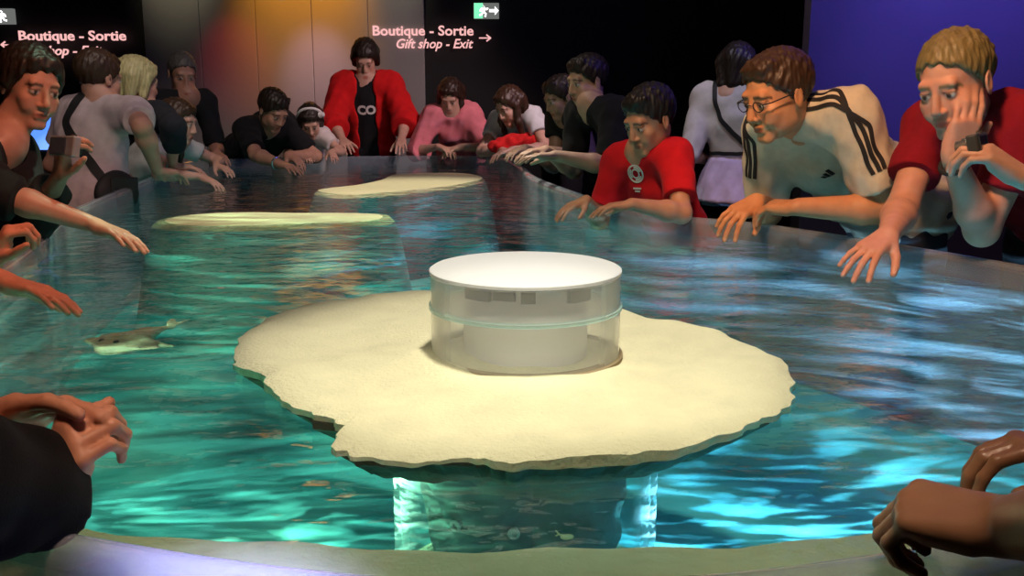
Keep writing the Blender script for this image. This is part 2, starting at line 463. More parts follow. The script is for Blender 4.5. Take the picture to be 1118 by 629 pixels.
PEOPLE = {}
def person(key, label, head, face, SL, SR, pelvis, armL, armR, skin, hair, clothes, s=1.0, h=.008, style='short', hopt=None, 
           girth=1.0, lip=None, handL=None, handR=None, up=None, fem=False, feet=None, jaw=1.0, nose=1.0, hair_h=None, skinmat='skin', arm=1.0, brow=True):
    """armX = (elbow hint, wrist, fingertip direction point); builds body, hair and clothes as children of one Empty"""
    SL, SR, pelvis, head = map(lambda q: np.asarray(q, float), (SL, SR, pelvis, head))
    root = thing('person', label, 'person', (pelvis[0], pelvis[1], 0))
    mid = (SL + SR) / 2; right = unit(SR - SL); upv = unit(mid + V(0, 0, .05) - pelvis)
    fwd = unit(np.cross(upv, right)); upv = np.cross(right, fwd)
    T = np.array([right, fwd, upv]); tl = np.linalg.norm(mid - pelvis)
    neck = mid + upv * .045 * s + fwd * .005
    R = frame_from(face, V(0, 0, 1) * 1.0 + (np.asarray(up) if up is not None else 0) + upv * .45)
    if lip is None: lip = (skin[0] * .75, skin[1] * .38, skin[2] * .36)
    hips = pelvis
    def TP(x, y, z): return pelvis + right * x * s + fwd * y * s + upv * z * tl
    g = girth; gf = .93 if fem else 1.0
    def torso(infl=0.0, clips=None):
        I = infl
        return [ell(TP(0, 0, .0), T, V(.158 * g * s + I, .112 * g * s + I, .13 * s + I), .05 * s, clips),
                ell(TP(0, .01, .32), T, V((.128 if fem else .140) * g * s + I, .100 * g * s + I, .17 * s + I), .05 * s, clips),
                ell(TP(0, .005, .70), T, V(.158 * gf * s + I, .112 * s * (.5 + .5 * g) + I, .17 * s + I), .05 * s, clips),
                cone(mid + upv * .012 * s - right * .09 * s, mid + upv * .012 * s + right * .09 * s, .058 * s + I, None, .05 * s, clips)] + \
               ([ell(TP(x, .088, .70), T, V(.062, .055, .062) * s + I, .03 * s, clips) for x in (-.07, .07)] if fem else [])
    l1, l2 = .292 * s * arm, .255 * s * arm
    J = {}
    for k_, S_, A in (('L', SL, armL), ('R', SR, armR)):
        e = ik(S_, np.asarray(A[1], float), np.asarray(A[0], float), l1, l2)
        J[k_] = (S_, e, np.asarray(A[1], float), np.asarray(A[2], float))
    ar = (.052, .041, .0405, .026) if not fem else (.045, .036, .035, .0225)
    def arm_pr(k_, infl=0.0, to=2.0, k=.02):
        """sleeve or arm down to `to`: 1 = elbow, 2 = wrist"""
        S_, e, w, _ = J[k_]; o = []
        r = [q * s + infl for q in ar]
        a1 = min(to, 1.0)
        end = S_ + (e - S_) * a1
        n1 = unit(e - S_)
        c1 = [plane_clip(end, n1)] if to < 1 else None
        inn = S_ + (mid - S_) * .25 - upv * .01 * s
        o.append(cone(inn, S_, .060 * s + infl * .8, .047 * s + infl * .8, .035 * s))
        o.append(cone(S_, e, .048 * s + infl, r[1], k * 1.5, c1))
        if to > 1:
            end = e + (w - e) * (to - 1)
            c2 = [plane_clip(end, unit(w - e))] if to < 2 else None
            m_ = e + (w - e) * .28
            o.append(cone(e, m_, r[1], r[2] * 1.06, k, c2)); o.append(cone(m_, w, r[2] * 1.06, r[3], k, c2))
        return o
    # body
    pr = torso() + [cone(mid + upv * .02 * s, neck + upv * .02 * s, .075 * s, .062 * s, .04 * s)]
    nails = []
    for k_, ho in (('L', handL), ('R', handR)):
        pr += arm_pr(k_)
        S_, e, w, tip = J[k_]; ho = dict(ho or {})
        n = ho.pop('n', V(0, 0, -1))
        pr += hand_prims(w, tip - w, np.asarray(n, float), k_, s=s * ho.pop('size', 1.0), nails=nails, **ho)
    fl = []
    for x in (-1, 1):
        hip = pelvis + right * x * .085 * s - V(0, 0, .02)
        ft = V(pelvis[0], pelvis[1], 0) + unit(V(right[0], right[1], 0)) * x * .11 * s
        ft = ft + V(0, 0, .085 * s); fl.append(ft)
        ff = unit(V(fwd[0], fwd[1], 0))
        kn = (hip + ft) / 2 + ff * .03 * s + V(0, 0, .01)
        pr += [cone(hip, kn, .082 * s, .052 * s, .03), cone(kn, ft, .054 * s, .036 * s, .02), cone(ft - V(0, 0, .04 * s), ft + ff * .13 * s - V(0, 0, .055 * s), .038 * s, .026 * s, .02)]
    pr += head_prims(head, R, s if s > .86 else s * 1.0 + (1 - s) * .62, neck, jaw=jaw, nose=nose)
    hs = s if s > .86 else s + (1 - s) * .62
    sk = np.array(skin)
    def bodycol(v, c):
        for q, r_ in nails:
            w = np.clip(1.6 - np.linalg.norm(v - q, axis=1) / r_, 0, 1)[:, None] * .6
            c[:] = c * (1 - w) + np.minimum(sk * 1.15 + .08, 1) * w
        kn_ = waves(v, 5, .05)[:, None] * .05
        c[:] = c * (1 + kn_ * np.array([.4, 1, 1]))
        head_cols(v, c, head, R, hs, skin, hair, lip, brow)
    finish_mesh('body', pr, h, M[skinmat], root, bodycol, skin)
    # hair
    if style:
        def haircol(v, c):
            l = ((v - head) @ R.T)
            th = np.arctan2(l[:, 0], l[:, 1] + .02)
            st = np.sin(th * 37 + l[:, 2] * 25) * .5 + np.sin(th * 71 + 2) * .5
            c[:] = c * (1 + .28 * st)[:, None]
        hp = hair_prims(style, head, R, hs, hopt)
        finish_mesh('hair', hp, hair_h or min(h, .006), M['hair'], root, haircol, hair, wr=.0022, seed=3, lam=.02, aniso=(1, 1, .35))
    # clothes
    out = dict(root=root, R=R, head=head, T=T, mid=mid, neck=neck, pelvis=pelvis, J=J, TP=TP, s=s, hs=hs, fwd=fwd, right=right, up=upv, feet=fl)
    for c in clothes:
        typ = c['type']; col = c['col']; I = c.get('infl', .013); hh = c.get('h', max(h, .006))
        mt = M[c.get('mat', 'cloth')]
        if typ == 'top':
            hem = plane_clip(TP(0, 0, c.get('hem', -.12)), -upv)
            clips = [hem]
            if c.get('open'):
                ow = c['open'] * s
                def opn(X, Y, Z, ow=ow):
                    dx, dy, dz = X - pelvis[0], Y - pelvis[1], Z - pelvis[2]
                    lx = dx * right[0] + dy * right[1] + dz * right[2]; ly = dx * fwd[0] + dy * fwd[1] + dz * fwd[2]
                    return np.maximum.reduce(np.broadcast_arrays(-1e3 + 0 * lx, np.minimum(ow - np.abs(lx), ly - .02)))
                clips.append(opn)
            tp = torso(I, clips)
            sl = c.get('sleeve', .55)
            loose = c.get('loose', .008)
            for k_ in 'LR':
                sv = sl[k_] if isinstance(sl, dict) else sl
                if sv > 0: tp += arm_pr(k_, I + loose, sv, .025)
            nr = c.get('neck', .060) * s
            tp.append(dict(cone(neck + upv * .004 * s + fwd * .012, neck + upv * .2 * s + fwd * .06 * s, nr, nr * 1.15, .008), sub=True))
            if c.get('collar'):
                tp.append(cone(neck - upv * .005 - right * .05 * s, neck - upv * .03 + fwd * .055 * s - right * .02 * s, .017 * s, .016 * s, .012))
                tp.append(cone(neck - upv * .005 + right * .05 * s, neck - upv * .03 + fwd * .055 * s + right * .02 * s, .017 * s, .016 * s, .012))
                tp.append(cone(neck - fwd * .045 * s - right * .03 * s, neck - fwd * .045 * s + right * .03 * s, .018 * s, None, .012))
            if c.get('hood'):
                tp.append(ell(neck - fwd * .085 * s - upv * .01, T, V(.10, .05, .07) * s, .03))
            out['top' if not c.get('open') else 'jacket'] = finish_mesh(c.get('name', 'shirt'), tp, hh, mt, root, c.get('colfn'), col, wr=c.get('wr', .0035), seed=c.get('seed', 11), lam=c.get('lam', .10))
        elif typ == 'trousers':
            tp = [ell(TP(0, 0, 0), T, V(.158 * g * s + .012, .112 * g * s + .012, .13 * s), .05, plane_clip(TP(0, 0, .10), upv))]
            for x in (-1, 1):
                hip = pelvis + right * x * .085 * s - V(0, 0, .02); ft = fl[0 if x < 0 else 1]
                ff = unit(V(fwd[0], fwd[1], 0)); kn = (hip + ft) / 2 + ff * .03 * s + V(0, 0, .01)
                e = c.get('to', .96)
                bot = plane_clip(kn + (ft - kn) * e, unit(ft - kn))
                tp += [cone(hip, kn, .095 * s, .068 * s, .03), cone(kn, ft, .068 * s, .055 * s, .02, bot)]
            finish_mesh('trousers', tp, .012, mt, root, None, col, wr=.003, seed=21)
        elif typ == 'skirt':
            b = V(pelvis[0], pelvis[1], c.get('z', .5))
            top = TP(0, 0, c.get('top', .2))
            sp = [cone(top, b, .135 * s, c.get('r', .24) * s, .02, [plane_clip(b, V(0, 0, -1)), plane_clip(top, V(0, 0, 1))]),
                  ell(TP(0, 0, 0), T, V(.172 * g * s, .126 * g * s, .14 * s), .04, plane_clip(top, V(0, 0, 1)))]
            finish_mesh('skirt', sp, .010, mt, root, None, col, wr=.006, seed=5, lam=.07, aniso=(1, 1, .15))
    for q in fl:
        ff = unit(V(fwd[0], fwd[1], 0)); q0 = V(q[0], q[1], 0)
        finish_mesh('shoe', [cone(q0 - ff * .05 * s + V(0, 0, .05 * s), q0 + ff * .15 * s + V(0, 0, .036 * s), .050 * s, .036 * s, .02, plane_clip(q0, V(0, 0, -1))),
                             cone(q0 + V(0, 0, .06 * s), q0 + V(0, 0, .09 * s), .05 * s, .05 * s, .02)], .012, M['leather'], root, None, (.02, .02, .022))
    PEOPLE[key] = out
    return out

def surf(o):
    """nearest-surface lookup on a built garment or body (world space: parts carry no own transform)"""
    me = o.data
    return BVHTree.FromPolygons([v.co for v in me.vertices], [tuple(p.vertices) for p in me.polygons])

def ribbon(name, bvh, pts, width, mat, parent, lift=.002, n=40, th=.002, side=None):
    """a strip of cloth lying on a surface along a path"""
    pts = [np.asarray(p, float) for p in pts]; L = np.cumsum([0] + [np.linalg.norm(b - a) for a, b in zip(pts, pts[1:])])
    Q, Nn = [], []
    for u in np.linspace(0, L[-1], n):
        i = min(np.searchsorted(L, u, side='right') - 1, len(pts) - 2); t = (u - L[i]) / max(L[i + 1] - L[i], 1e-9)
        p = pts[i] * (1 - t) + pts[i + 1] * t
        co, no, _, _ = bvh.find_nearest(Vector(p)); Q.append(np.array(co)); Nn.append(np.array(no))
    for _ in range(3): Q = [Q[0]] + [(Q[i - 1] + 2 * Q[i] + Q[i + 1]) / 4 for i in range(1, n - 1)] + [Q[-1]]
    mb = MB(); v = []
    for i in range(n):
        t = unit(Q[min(i + 1, n - 1)] - Q[max(i - 1, 0)]); w = unit(np.cross(t, Nn[i]))
        row = []
        for x in (-1, 0, 1):
            co, no, _, _ = bvh.find_nearest(Vector(Q[i] + w * x * width / 2)); no = np.array(no)
            row.append((np.array(co) + no * lift, np.array(co) + no * (lift + th)))
        v += [row[0][0], row[0][1], row[1][1], row[2][1], row[2][0], row[1][0]]
    f = []
    for i in range(n - 1):
        for k in range(6):
            l = (k + 1) % 6; f.append((i * 6 + k, i * 6 + l, (i + 1) * 6 + l, (i + 1) * 6 + k))
    f += [(5, 4, 3, 2, 1, 0), tuple((n - 1) * 6 + k for k in range(6))]
    mb.add(v, f); return mb.build(name, mat, parent, smooth=True)

def text_mesh(body, size, bold=0.0, shear=0.0, extrude=.004, align='LEFT', space=1.0):
    cu = bpy.data.curves.new('t', 'FONT'); cu.body = body; cu.size = size; cu.offset = bold; cu.shear = shear
    cu.extrude = extrude; cu.align_x = align; cu.space_character = space; cu.resolution_u = 3
    o = bpy.data.objects.new('t', cu); COL.objects.link(o)
    dg = bpy.context.evaluated_depsgraph_get(); dg.update()
    me = bpy.data.meshes.new_from_object(o.evaluated_get(dg))
    v = [np.array(x.co) for x in me.vertices]; f = [tuple(p.vertices) for p in me.polygons]
    bpy.data.objects.remove(o); bpy.data.curves.remove(cu); bpy.data.meshes.remove(me)
    return v, f

def decal(name, v, f, origin, ex, ey, bvh, mat, parent, lift=.002, th=.0015):
    """flat print (v in print coordinates) laid onto a garment by looking along its own normal"""
    ex, ey = unit(ex), unit(ey); nrm = np.cross(ex, ey); out = []
    for p in v:
        q = origin + ex * p[0] + ey * p[1]
        hit = bvh.ray_cast(Vector(q + nrm * .25), Vector(-nrm), .6)
        co = np.array(hit[0]) if hit[0] is not None else q
        out.append(co + nrm * (lift + (th if p[2] > 0 else 0)))
    return MB().add(out, f).build(name, mat, parent)
# ------------------------------------------------------------------ setting
m_black = mat_simple('dark_wall_paint', (.012, .012, .013), rough=.75, var=.3, scale=3)
m_floor = mat_simple('dark_floor', (.02, .02, .022), rough=.4, var=.3, scale=5)
m_blue = mat_simple('matt_blue_wall', (.30, .28, .42), rough=.8, var=.25, scale=1.3)
def metal_wall_mat():
    m, nt, out = newmat('brushed_metal_cladding')
    b = N(nt, 'ShaderNodeBsdfPrincipled', Roughness=.5, Metallic=.55)
    b.inputs['Base Color'].default_value = (.42, .41, .40, 1)
    tc = N(nt, 'ShaderNodeTexCoord'); mp = N(nt, 'ShaderNodeMapping'); mp.inputs['Scale'].default_value = (40, 40, 1.2)
    nz = N(nt, 'ShaderNodeTexNoise', Scale=4.0, Detail=5.0)
    nt.links.new(tc.outputs['Object'], mp.inputs[0]); nt.links.new(mp.outputs[0], nz.inputs['Vector'])
    mr = N(nt, 'ShaderNodeMapRange'); mr.inputs[3].default_value = .42; mr.inputs[4].default_value = .62
    nt.links.new(nz.outputs['Fac'], mr.inputs[0]); nt.links.new(mr.outputs[0], b.inputs['Roughness'])
    nt.links.new(b.outputs[0], out.inputs[0]); return m
m_metal = metal_wall_mat()

def struct(name, mb, mat, **k):
    o = mb.build(name, mat, None, **k); o['kind'] = 'structure'; return o
X0, X1, Y0, Y1, ZC = -5.0, 5.0, -2.0, 8.2, 3.3
struct('floor', MB().box((0, 3.1, -.05), (10.2, 10.6, .1)), m_floor)
struct('ceiling', MB().box((0, 3.1, ZC + .05), (10.2, 10.6, .1)), m_black)
struct('wall_back', MB().box((0, Y1 + .05, ZC / 2), (10.2, .1, ZC)), m_black)
struct('wall_front', MB().box((0, Y0 - .05, ZC / 2), (10.2, .1, ZC)), m_black)
struct('wall_left', MB().box((X0 - .05, 3.1, ZC / 2), (.1, 10.6, ZC)), m_black)
struct('wall_right', MB().box((X1 + .05, 3.1, ZC / 2), (.1, 10.6, ZC)), m_black)
# blue partition behind the right-hand visitors, black base below it
struct('wall_partition', MB().box((3.28, 5.30, (ZC + 1.02) / 2), (3.42, .12, ZC - 1.02)), m_blue)
struct('baseboard_partition', MB().box((3.28, 5.28, .51), (3.44, .16, 1.02)), m_black, bevel=.01)
# metal cladding: five sheets with narrow seams
mc = MB(); xs = np.linspace(-3.02, -.72, 6)
for a, b in zip(xs, xs[1:]): mc.box(((a + b) / 2, Y1 - .03, 1.55), (b - a - .003, .04, 3.1))
struct('trim_metal_cladding', mc, m_metal, bevel=.004)

# ------------------------------------------------------------------ the pool
CTRL = [(0, .815), (.36, .872), (.72, 1.03), (1.05, 1.32), (1.32, 1.66), (1.44, 1.98), (1.27, 2.42), (.84, 3.14), (.45, 3.50), (.25, 4.2), (.09, 4.97), (.02, 5.75),
        (-.10, 6.36), (-.5, 6.5), (-1.1, 6.45), (-1.85, 6.18), (-2.02, 5.85), (-1.87, 5.25), (-1.62, 3.62), (-1.37, 2.72), (-1.24, 2.2), (-1.2, 1.8), (-1.0, 1.35), (-.70, 1.04), (-.36, .885)]
def closed_spline(c, n):
    c = np.array(c, float); m = len(c); o = []
    for i in range(m):
        p0, p1, p2, p3 = c[i - 1], c[i], c[(i + 1) % m], c[(i + 2) % m]
        for t in np.arange(n) / n:
            o.append(.5 * (2 * p1 + (p2 - p0) * t + (2 * p0 - 5 * p1 + 4 * p2 - p3) * t * t + (3 * p1 - 3 * p2 + p3 - p0) * t ** 3))
    return np.array(o)
OUT = closed_spline(CTRL, 10)
tan = np.roll(OUT, -1, 0) - np.roll(OUT, 1, 0)
NRM = np.stack([tan[:, 1], -tan[:, 0]], 1); NRM /= np.linalg.norm(NRM, axis=1, keepdims=True)   # outwards
def ring(name, prof, mat, parent, smooth=True):
    """sweep a closed section [(offset outwards, z)] round the pool outline"""
    mb = MB(); n = len(OUT); k = len(prof); v = []; f = []
    for i in range(n):
        for o, z in prof: v.append((OUT[i, 0] + NRM[i, 0] * o, OUT[i, 1] + NRM[i, 1] * o, z))
    for i in range(n):
        j = (i + 1) % n
        for a in range(k):
            b = (a + 1) % k; f.append((i * k + a, j * k + a, j * k + b, i * k + b))
    mb.add(v, f); return mb.build(name, mat, parent, smooth=smooth)
def slab(poly, z0, z1):
    n = len(poly); mb = MB()
    v = [(p[0], p[1], z0) for p in poly] + [(p[0], p[1], z1) for p in poly]
    f = [tuple(range(n - 1, -1, -1)), tuple(range(n, 2 * n))] + [(i, (i + 1) % n, n + (i + 1) % n, n + i) for i in range(n)]
    return mb.add(v, f)

m_base = mat_simple('dark_plinth', (.02, .022, .025), rough=.5)
def bed_mat():
    m, nt, out = newmat('teal_pool_lining')
    b = N(nt, 'ShaderNodeBsdfPrincipled', Roughness=.8); tc = N(nt, 'ShaderNodeTexCoord')
    nz = N(nt, 'ShaderNodeTexNoise', Scale=1.6, Detail=4.0); nt.links.new(tc.outputs['Object'], nz.inputs['Vector'])
    cr = N(nt, 'ShaderNodeValToRGB'); el = cr.color_ramp.elements
    el[0].position = .33; el[0].color = (.020, .15, .17, 1); el[1].position = .70; el[1].color = (.13, .52, .47, 1)
    e = el.new(.5); e.color = (.05, .33, .35, 1)
    nt.links.new(nz.outputs['Fac'], cr.inputs[0]); nt.links.new(cr.outputs[0], b.inputs['Base Color']); nt.links.new(b.outputs[0], out.inputs[0]); return m
m_bed = bed_mat()
m_sand = mat_simple('cream_sand', (.50, .44, .27), rough=.9, var=.12, scale=25, bump=.6, bscale=130)
m_rim = mat_clear('clear_acrylic_rim', tint=(.90, .96, .98), haze=.15, edge=.42, ior=1.6, rough=.05, hazecol=(.62, .68, .76))
pool = thing('touch_pool', 'large curved touch pool with a clear acrylic rim, visitors leaning all round it', 'pool', (0, 2.5, 0))
slab(OUT + NRM * .02, .10, BED_Z).build('bed', m_bed, pool)
ring('plinth', [(.055, .03), (.055, .77), (.10, .77), (.115, .755), (.115, .03)], m_base, pool)
arc = [(-.004, BED_Z), (-.004, .882)] + [(.0215 - .0255 * math.cos(q), .882 + .02 * math.sin(q)) for q in np.linspace(.3, math.pi - .3, 7)] + [(.047, .882), (.047, BED_Z)]
rim = ring('acrylic_rim', arc, m_rim, pool)
# cream ledge along the near side of the bed
def ledge_y(x): return 1.082 + .20 * x * x
ins = OUT - NRM * .006
near = [p for p in ins if p[1] < ledge_y(p[0])]
near.sort(key=lambda p: math.atan2(p[1] - 1.55, p[0] + 1e-9) if False else p[0])
lo_ = [p for p in near]; xa, xb = lo_[0][0], lo_[-1][0]
far = [(x, ledge_y(x) + .006 * math.sin(x * 17) + .004 * math.sin(x * 41)) for x in np.linspace(xb, xa, 60)]
far[0] = (lo_[-1][0] - .002, lo_[-1][1] + .004); far[-1] = (lo_[0][0] + .002, lo_[0][1] + .004)
slab(lo_ + far, LEDGE_Z - .016, LEDGE_Z).build('sand_ledge', m_sand, pool)
# riser set back; ledge lip shaped to block upward spill of the added underwater lights
lo2 = sorted([p for p in ins if p[1] < ledge_y(p[0]) - .09], key=lambda p: p[0])
far2 = [(x, ledge_y(x) - .09) for x in np.linspace(lo2[-1][0], lo2[0][0], 40)]
far2[0] = (lo2[-1][0] - .002, lo2[-1][1] + .004); far2[-1] = (lo2[0][0] + .002, lo2[0][1] + .004)
slab(lo2 + far2, BED_Z - .02, LEDGE_Z - .017).build('ledge_riser', m_bed, pool)

def water_mat():
    m, nt, out = newmat('rippled_water')
    tc = N(nt, 'ShaderNodeTexCoord'); mp = N(nt, 'ShaderNodeMapping'); mp.inputs['Scale'].default_value = (1, 1.5, 1)
    nt.links.new(tc.outputs['Object'], mp.inputs[0])
    n1 = N(nt, 'ShaderNodeTexNoise', Scale=5.5, Detail=2.0); n1.inputs['Distortion'].default_value = .6
    n2 = N(nt, 'ShaderNodeTexNoise', Scale=17.0, Detail=2.0)
    for q in (n1, n2): nt.links.new(mp.outputs[0], q.inputs['Vector'])
    ad = N(nt, 'ShaderNodeMath', operation='MULTIPLY_ADD'); ad.inputs[1].default_value = .28
    nt.links.new(n2.outputs['Fac'], ad.inputs[0]); nt.links.new(n1.outputs['Fac'], ad.inputs[2])
    bp = N(nt, 'ShaderNodeBump', Strength=.55, Distance=.022)
    nt.links.new(ad.outputs[0], bp.inputs['Height'])
    fr = N(nt, 'ShaderNodeFresnel', IOR=1.33); nt.links.new(bp.outputs['Normal'], fr.inputs['Normal'])
    tr = N(nt, 'ShaderNodeBsdfTransparent', Color=(.80, .95, .95, 1))
    gl = N(nt, 'ShaderNodeBsdfGlossy', Roughness=.035, Color=(1, 1, 1, 1)); nt.links.new(bp.outputs['Normal'], gl.inputs['Normal'])
    mx = N(nt, 'ShaderNodeMixShader')
    nt.links.new(fr.outputs[0], mx.inputs[0]); nt.links.new(tr.outputs[0], mx.inputs[1]); nt.links.new(gl.outputs[0], mx.inputs[2])
    nt.links.new(mx.outputs[0], out.inputs[0]); return m
wp = OUT - NRM * .006
wv = [(p[0], p[1], WATER_Z) for p in wp]
water = MB().add(wv, [tuple(range(len(wv)))]).build('water', water_mat())
tag(water, 'rippling blue and green water filling the touch pool', 'water', kind='stuff')

# ------------------------------------------------------------------ sand island, its cylinder and the dome on it
def poly_spline(pts, n=6): return closed_spline(pts, n)
ISL = [(255, 388), (262, 366), (288, 346), (330, 331), (380, 323), (430, 319), (490, 317), (560, 316), (640, 325), (700, 343), (760, 353), (806, 367), (838, 381), (858, 398), (866, 418),
       (862, 436), (838, 450), (800, 466), (762, 480), (702, 491), (640, 497), (585, 499), (540, 497), (505, 492), (450, 496), (400, 490), (366, 483), (368, 468), (374, 458), (348, 448), (320, 438), (296, 422), (284, 405), (262, 398)]
isl = poly_spline([PZ(x, y, .872)[:2] for x, y in ISL], 8)
rs = np.random.RandomState(4)
cen = np.array([0.02, 1.72])
jit = np.convolve(np.tile(rs.normal(size=len(isl)), 3), [.25, .5, .25], 'same')[len(isl):2 * len(isl)]
ray = isl - cen; rl = np.linalg.norm(ray, axis=1, keepdims=True)
isl = cen + ray * (1 + jit[:, None] * .011)
m_crust = mat_simple('cream_sand_crust', (.70, .655, .42), rough=.95, var=.14, scale=14, bump=1.0, bscale=150)
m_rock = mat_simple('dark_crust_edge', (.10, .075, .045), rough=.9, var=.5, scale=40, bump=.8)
island = thing('sand_island', 'ragged cream sand island in the middle of the pool, under the clear drum', 'island', (cen[0], cen[1], WATER_Z))
K = 34; n = len(isl); v = []; f = []
for k in range(K + 1):
    u = k / K
    for i in range(n):
        p = cen + (isl[i] - cen) * u
        x, y = p
        zz = .874 + .0035 * math.sin(x * 13 + y * 5) + .003 * math.sin(y * 23 - x * 9) + .0022 * math.sin(x * 47 + 3) * math.sin(y * 39)
        zz += .006 * math.exp(-((x + .18) / .16) ** 2 - ((y - 1.62) / .10) ** 2) - .007 * math.exp(-((x - .33) / .14) ** 2 - ((y - 1.75) / .10) ** 2)
        zz -= .010 * max(0, (u - .93) / .07) ** 2
        v.append((x, y, zz))
for k in range(K):
    for i in range(n):
        j = (i + 1) % n
        if k == 0: f.append((i, n + i, n + j)) if False else f.append((k * n + i, (k + 1) * n + i, (k + 1) * n + j, k * n + j))
        else: f.append((k * n + i, (k + 1) * n + i, (k + 1) * n + j, k * n + j))
b0 = len(v)
thick = .008 + .004 * np.convolve(np.tile(rs.uniform(size=n), 3), np.ones(9) / 9, 'same')[n:2 * n]
for i in range(n): v.append((*isl[i], .864 - thick[i]))
for i in range(n): v.append((*(cen + (isl[i] - cen) * .9), .848))
for i in range(n):
    j = (i + 1) % n
    f.append((K * n + i, b0 + i, b0 + j, K * n + j)); f.append((b0 + i, b0 + n + i, b0 + n + j, b0 + j))
crust = MB().add(v, f).build('sand_crust', m_crust, island, smooth=True)
# dark rocky underside that shows in the broken front edge
und = []; fu = []
wob = np.convolve(np.tile(rs.uniform(size=n), 3), np.ones(7) / 7, 'same')[n:2 * n]
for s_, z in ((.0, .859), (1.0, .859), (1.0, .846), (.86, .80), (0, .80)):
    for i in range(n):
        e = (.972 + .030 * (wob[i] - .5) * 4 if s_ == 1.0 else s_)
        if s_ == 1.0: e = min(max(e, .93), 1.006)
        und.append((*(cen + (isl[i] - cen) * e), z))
for k in range(4):
    for i in range(n):
        j = (i + 1) % n; fu.append((k * n + i, (k + 1) * n + i, (k + 1) * n + j, k * n + j))
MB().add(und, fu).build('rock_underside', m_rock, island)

AX = PZ(574, 392, .875); AX = V(AX[0], 1.69, 0)      # common axis of dome and cylinder
m_acr = mat_clear('clear_acrylic', tint=(.985, .99, .985), haze=.11, edge=.55, ior=1.2, rough=.06, hazecol=(.92, .92, .88))
m_acr2 = mat_clear('underwater_acrylic', tint=(.86, .95, .93), haze=.05, edge=.95, ior=1.15, rough=.1, hazecol=(.60, .80, .76), f0=.38)
m_lid, nt, out = newmat('white_frosted_lid')
d_ = N(nt, 'ShaderNodeBsdfDiffuse', Color=(.86, .86, .85, 1)); t_ = N(nt, 'ShaderNodeBsdfTranslucent', Color=(.86, .87, .88, 1)); g_ = N(nt, 'ShaderNodeBsdfGlossy', Roughness=.3)
a_ = N(nt, 'ShaderNodeMixShader'); a_.inputs[0].default_value = .36; c_ = N(nt, 'ShaderNodeMixShader'); c_.inputs[0].default_value = .05
nt.links.new(d_.outputs[0], a_.inputs[1]); nt.links.new(t_.outputs[0], a_.inputs[2]); nt.links.new(a_.outputs[0], c_.inputs[1]); nt.links.new(g_.outputs[0], c_.inputs[2]); nt.links.new(c_.outputs[0], out.inputs[0])
m_boltm = mat_simple('pale_green_bolt', (.16, .24, .20), rough=.5)
m_brown = mat_simple('brown_sealant', (.30, .22, .12), rough=.9)
m_white = mat_simple('milky_white_acrylic', (.74, .74, .76), rough=.4, var=.06, scale=9)
m_grey = mat_simple('dark_grey_plain', (.055, .06, .06), rough=.4, var=.3)
dome = thing('viewing_drum', 'clear acrylic drum with a bright white lid standing on the sand island', 'drum', (AX[0], AX[1], .875))
def at_ax(z=0): return V(AX[0], AX[1], z)
RD = .170
MB().lathe(at_ax(), [(RD - .008, .868), (RD, .868), (RD, 1.018), (RD - .008, 1.018)], 96).build('outer_wall', m_acr, dome, smooth=True)
MB().lathe(at_ax(), [(0, 1.0285), (RD - .004, 1.0285), (RD - .0005, 1.026), (RD + .001, 1.021), (RD + .0015, 1.021), (RD + .0015, 1.0265), (RD - .003, 1.0295), (0, 1.0295)], 96).build('lid', m_lid, dome, smooth=True)
MB().lathe(at_ax(), [(RD - .012, .958), (RD + .0035, .958), (RD + .0035, .964), (RD - .012, .964)], 96).build('joint_ring', m_acr2, dome, smooth=True)
MB().lathe(at_ax(), [(0, .9575), (RD - .013, .9575), (RD - .013, .9615), (0, .9615)], 96).build('inner_shelf', m_acr, dome, smooth=True)
MB().lathe(at_ax(), [(RD - .012, .866), (RD + .006, .866), (RD + .006, .874), (RD - .012, .878)], 96).build('base_ring', m_brown, dome, smooth=True)
MB().lathe(at_ax(), [(.106, .872), (.112, .872), (.112, .955), (.106, .955)], 72).build('inner_cylinder', m_white, dome, smooth=True)
# dark arc segments under the lid
for a0, a1, z0, z1 in ((222, 243, .992, 1.012), (246, 262, .996, 1.012), (266, 276, .992, 1.012), (302, 322, .988, 1.010), (100, 150, .995, 1.01), (30, 75, .995, 1.01)):
    mb = MB(); v = []; q = np.radians(np.linspace(a0, a1, 10))
    for r_ in (.128, .140):
        for z in (z0, z1):
            v += [(AX[0] + r_ * math.cos(t), AX[1] + r_ * math.sin(t), z) for t in q]
    f = []
    for i in range(9):
        for a, b in ((0, 1), (1, 3), (3, 2), (2, 0)): f.append((a * 10 + i, a * 10 + i + 1, b * 10 + i + 1, b * 10 + i))
    f += [(0, 10, 30, 20), (9, 29, 39, 19)]
    mb.add(v, f).build('under_lid_dark_arc', m_grey, dome)
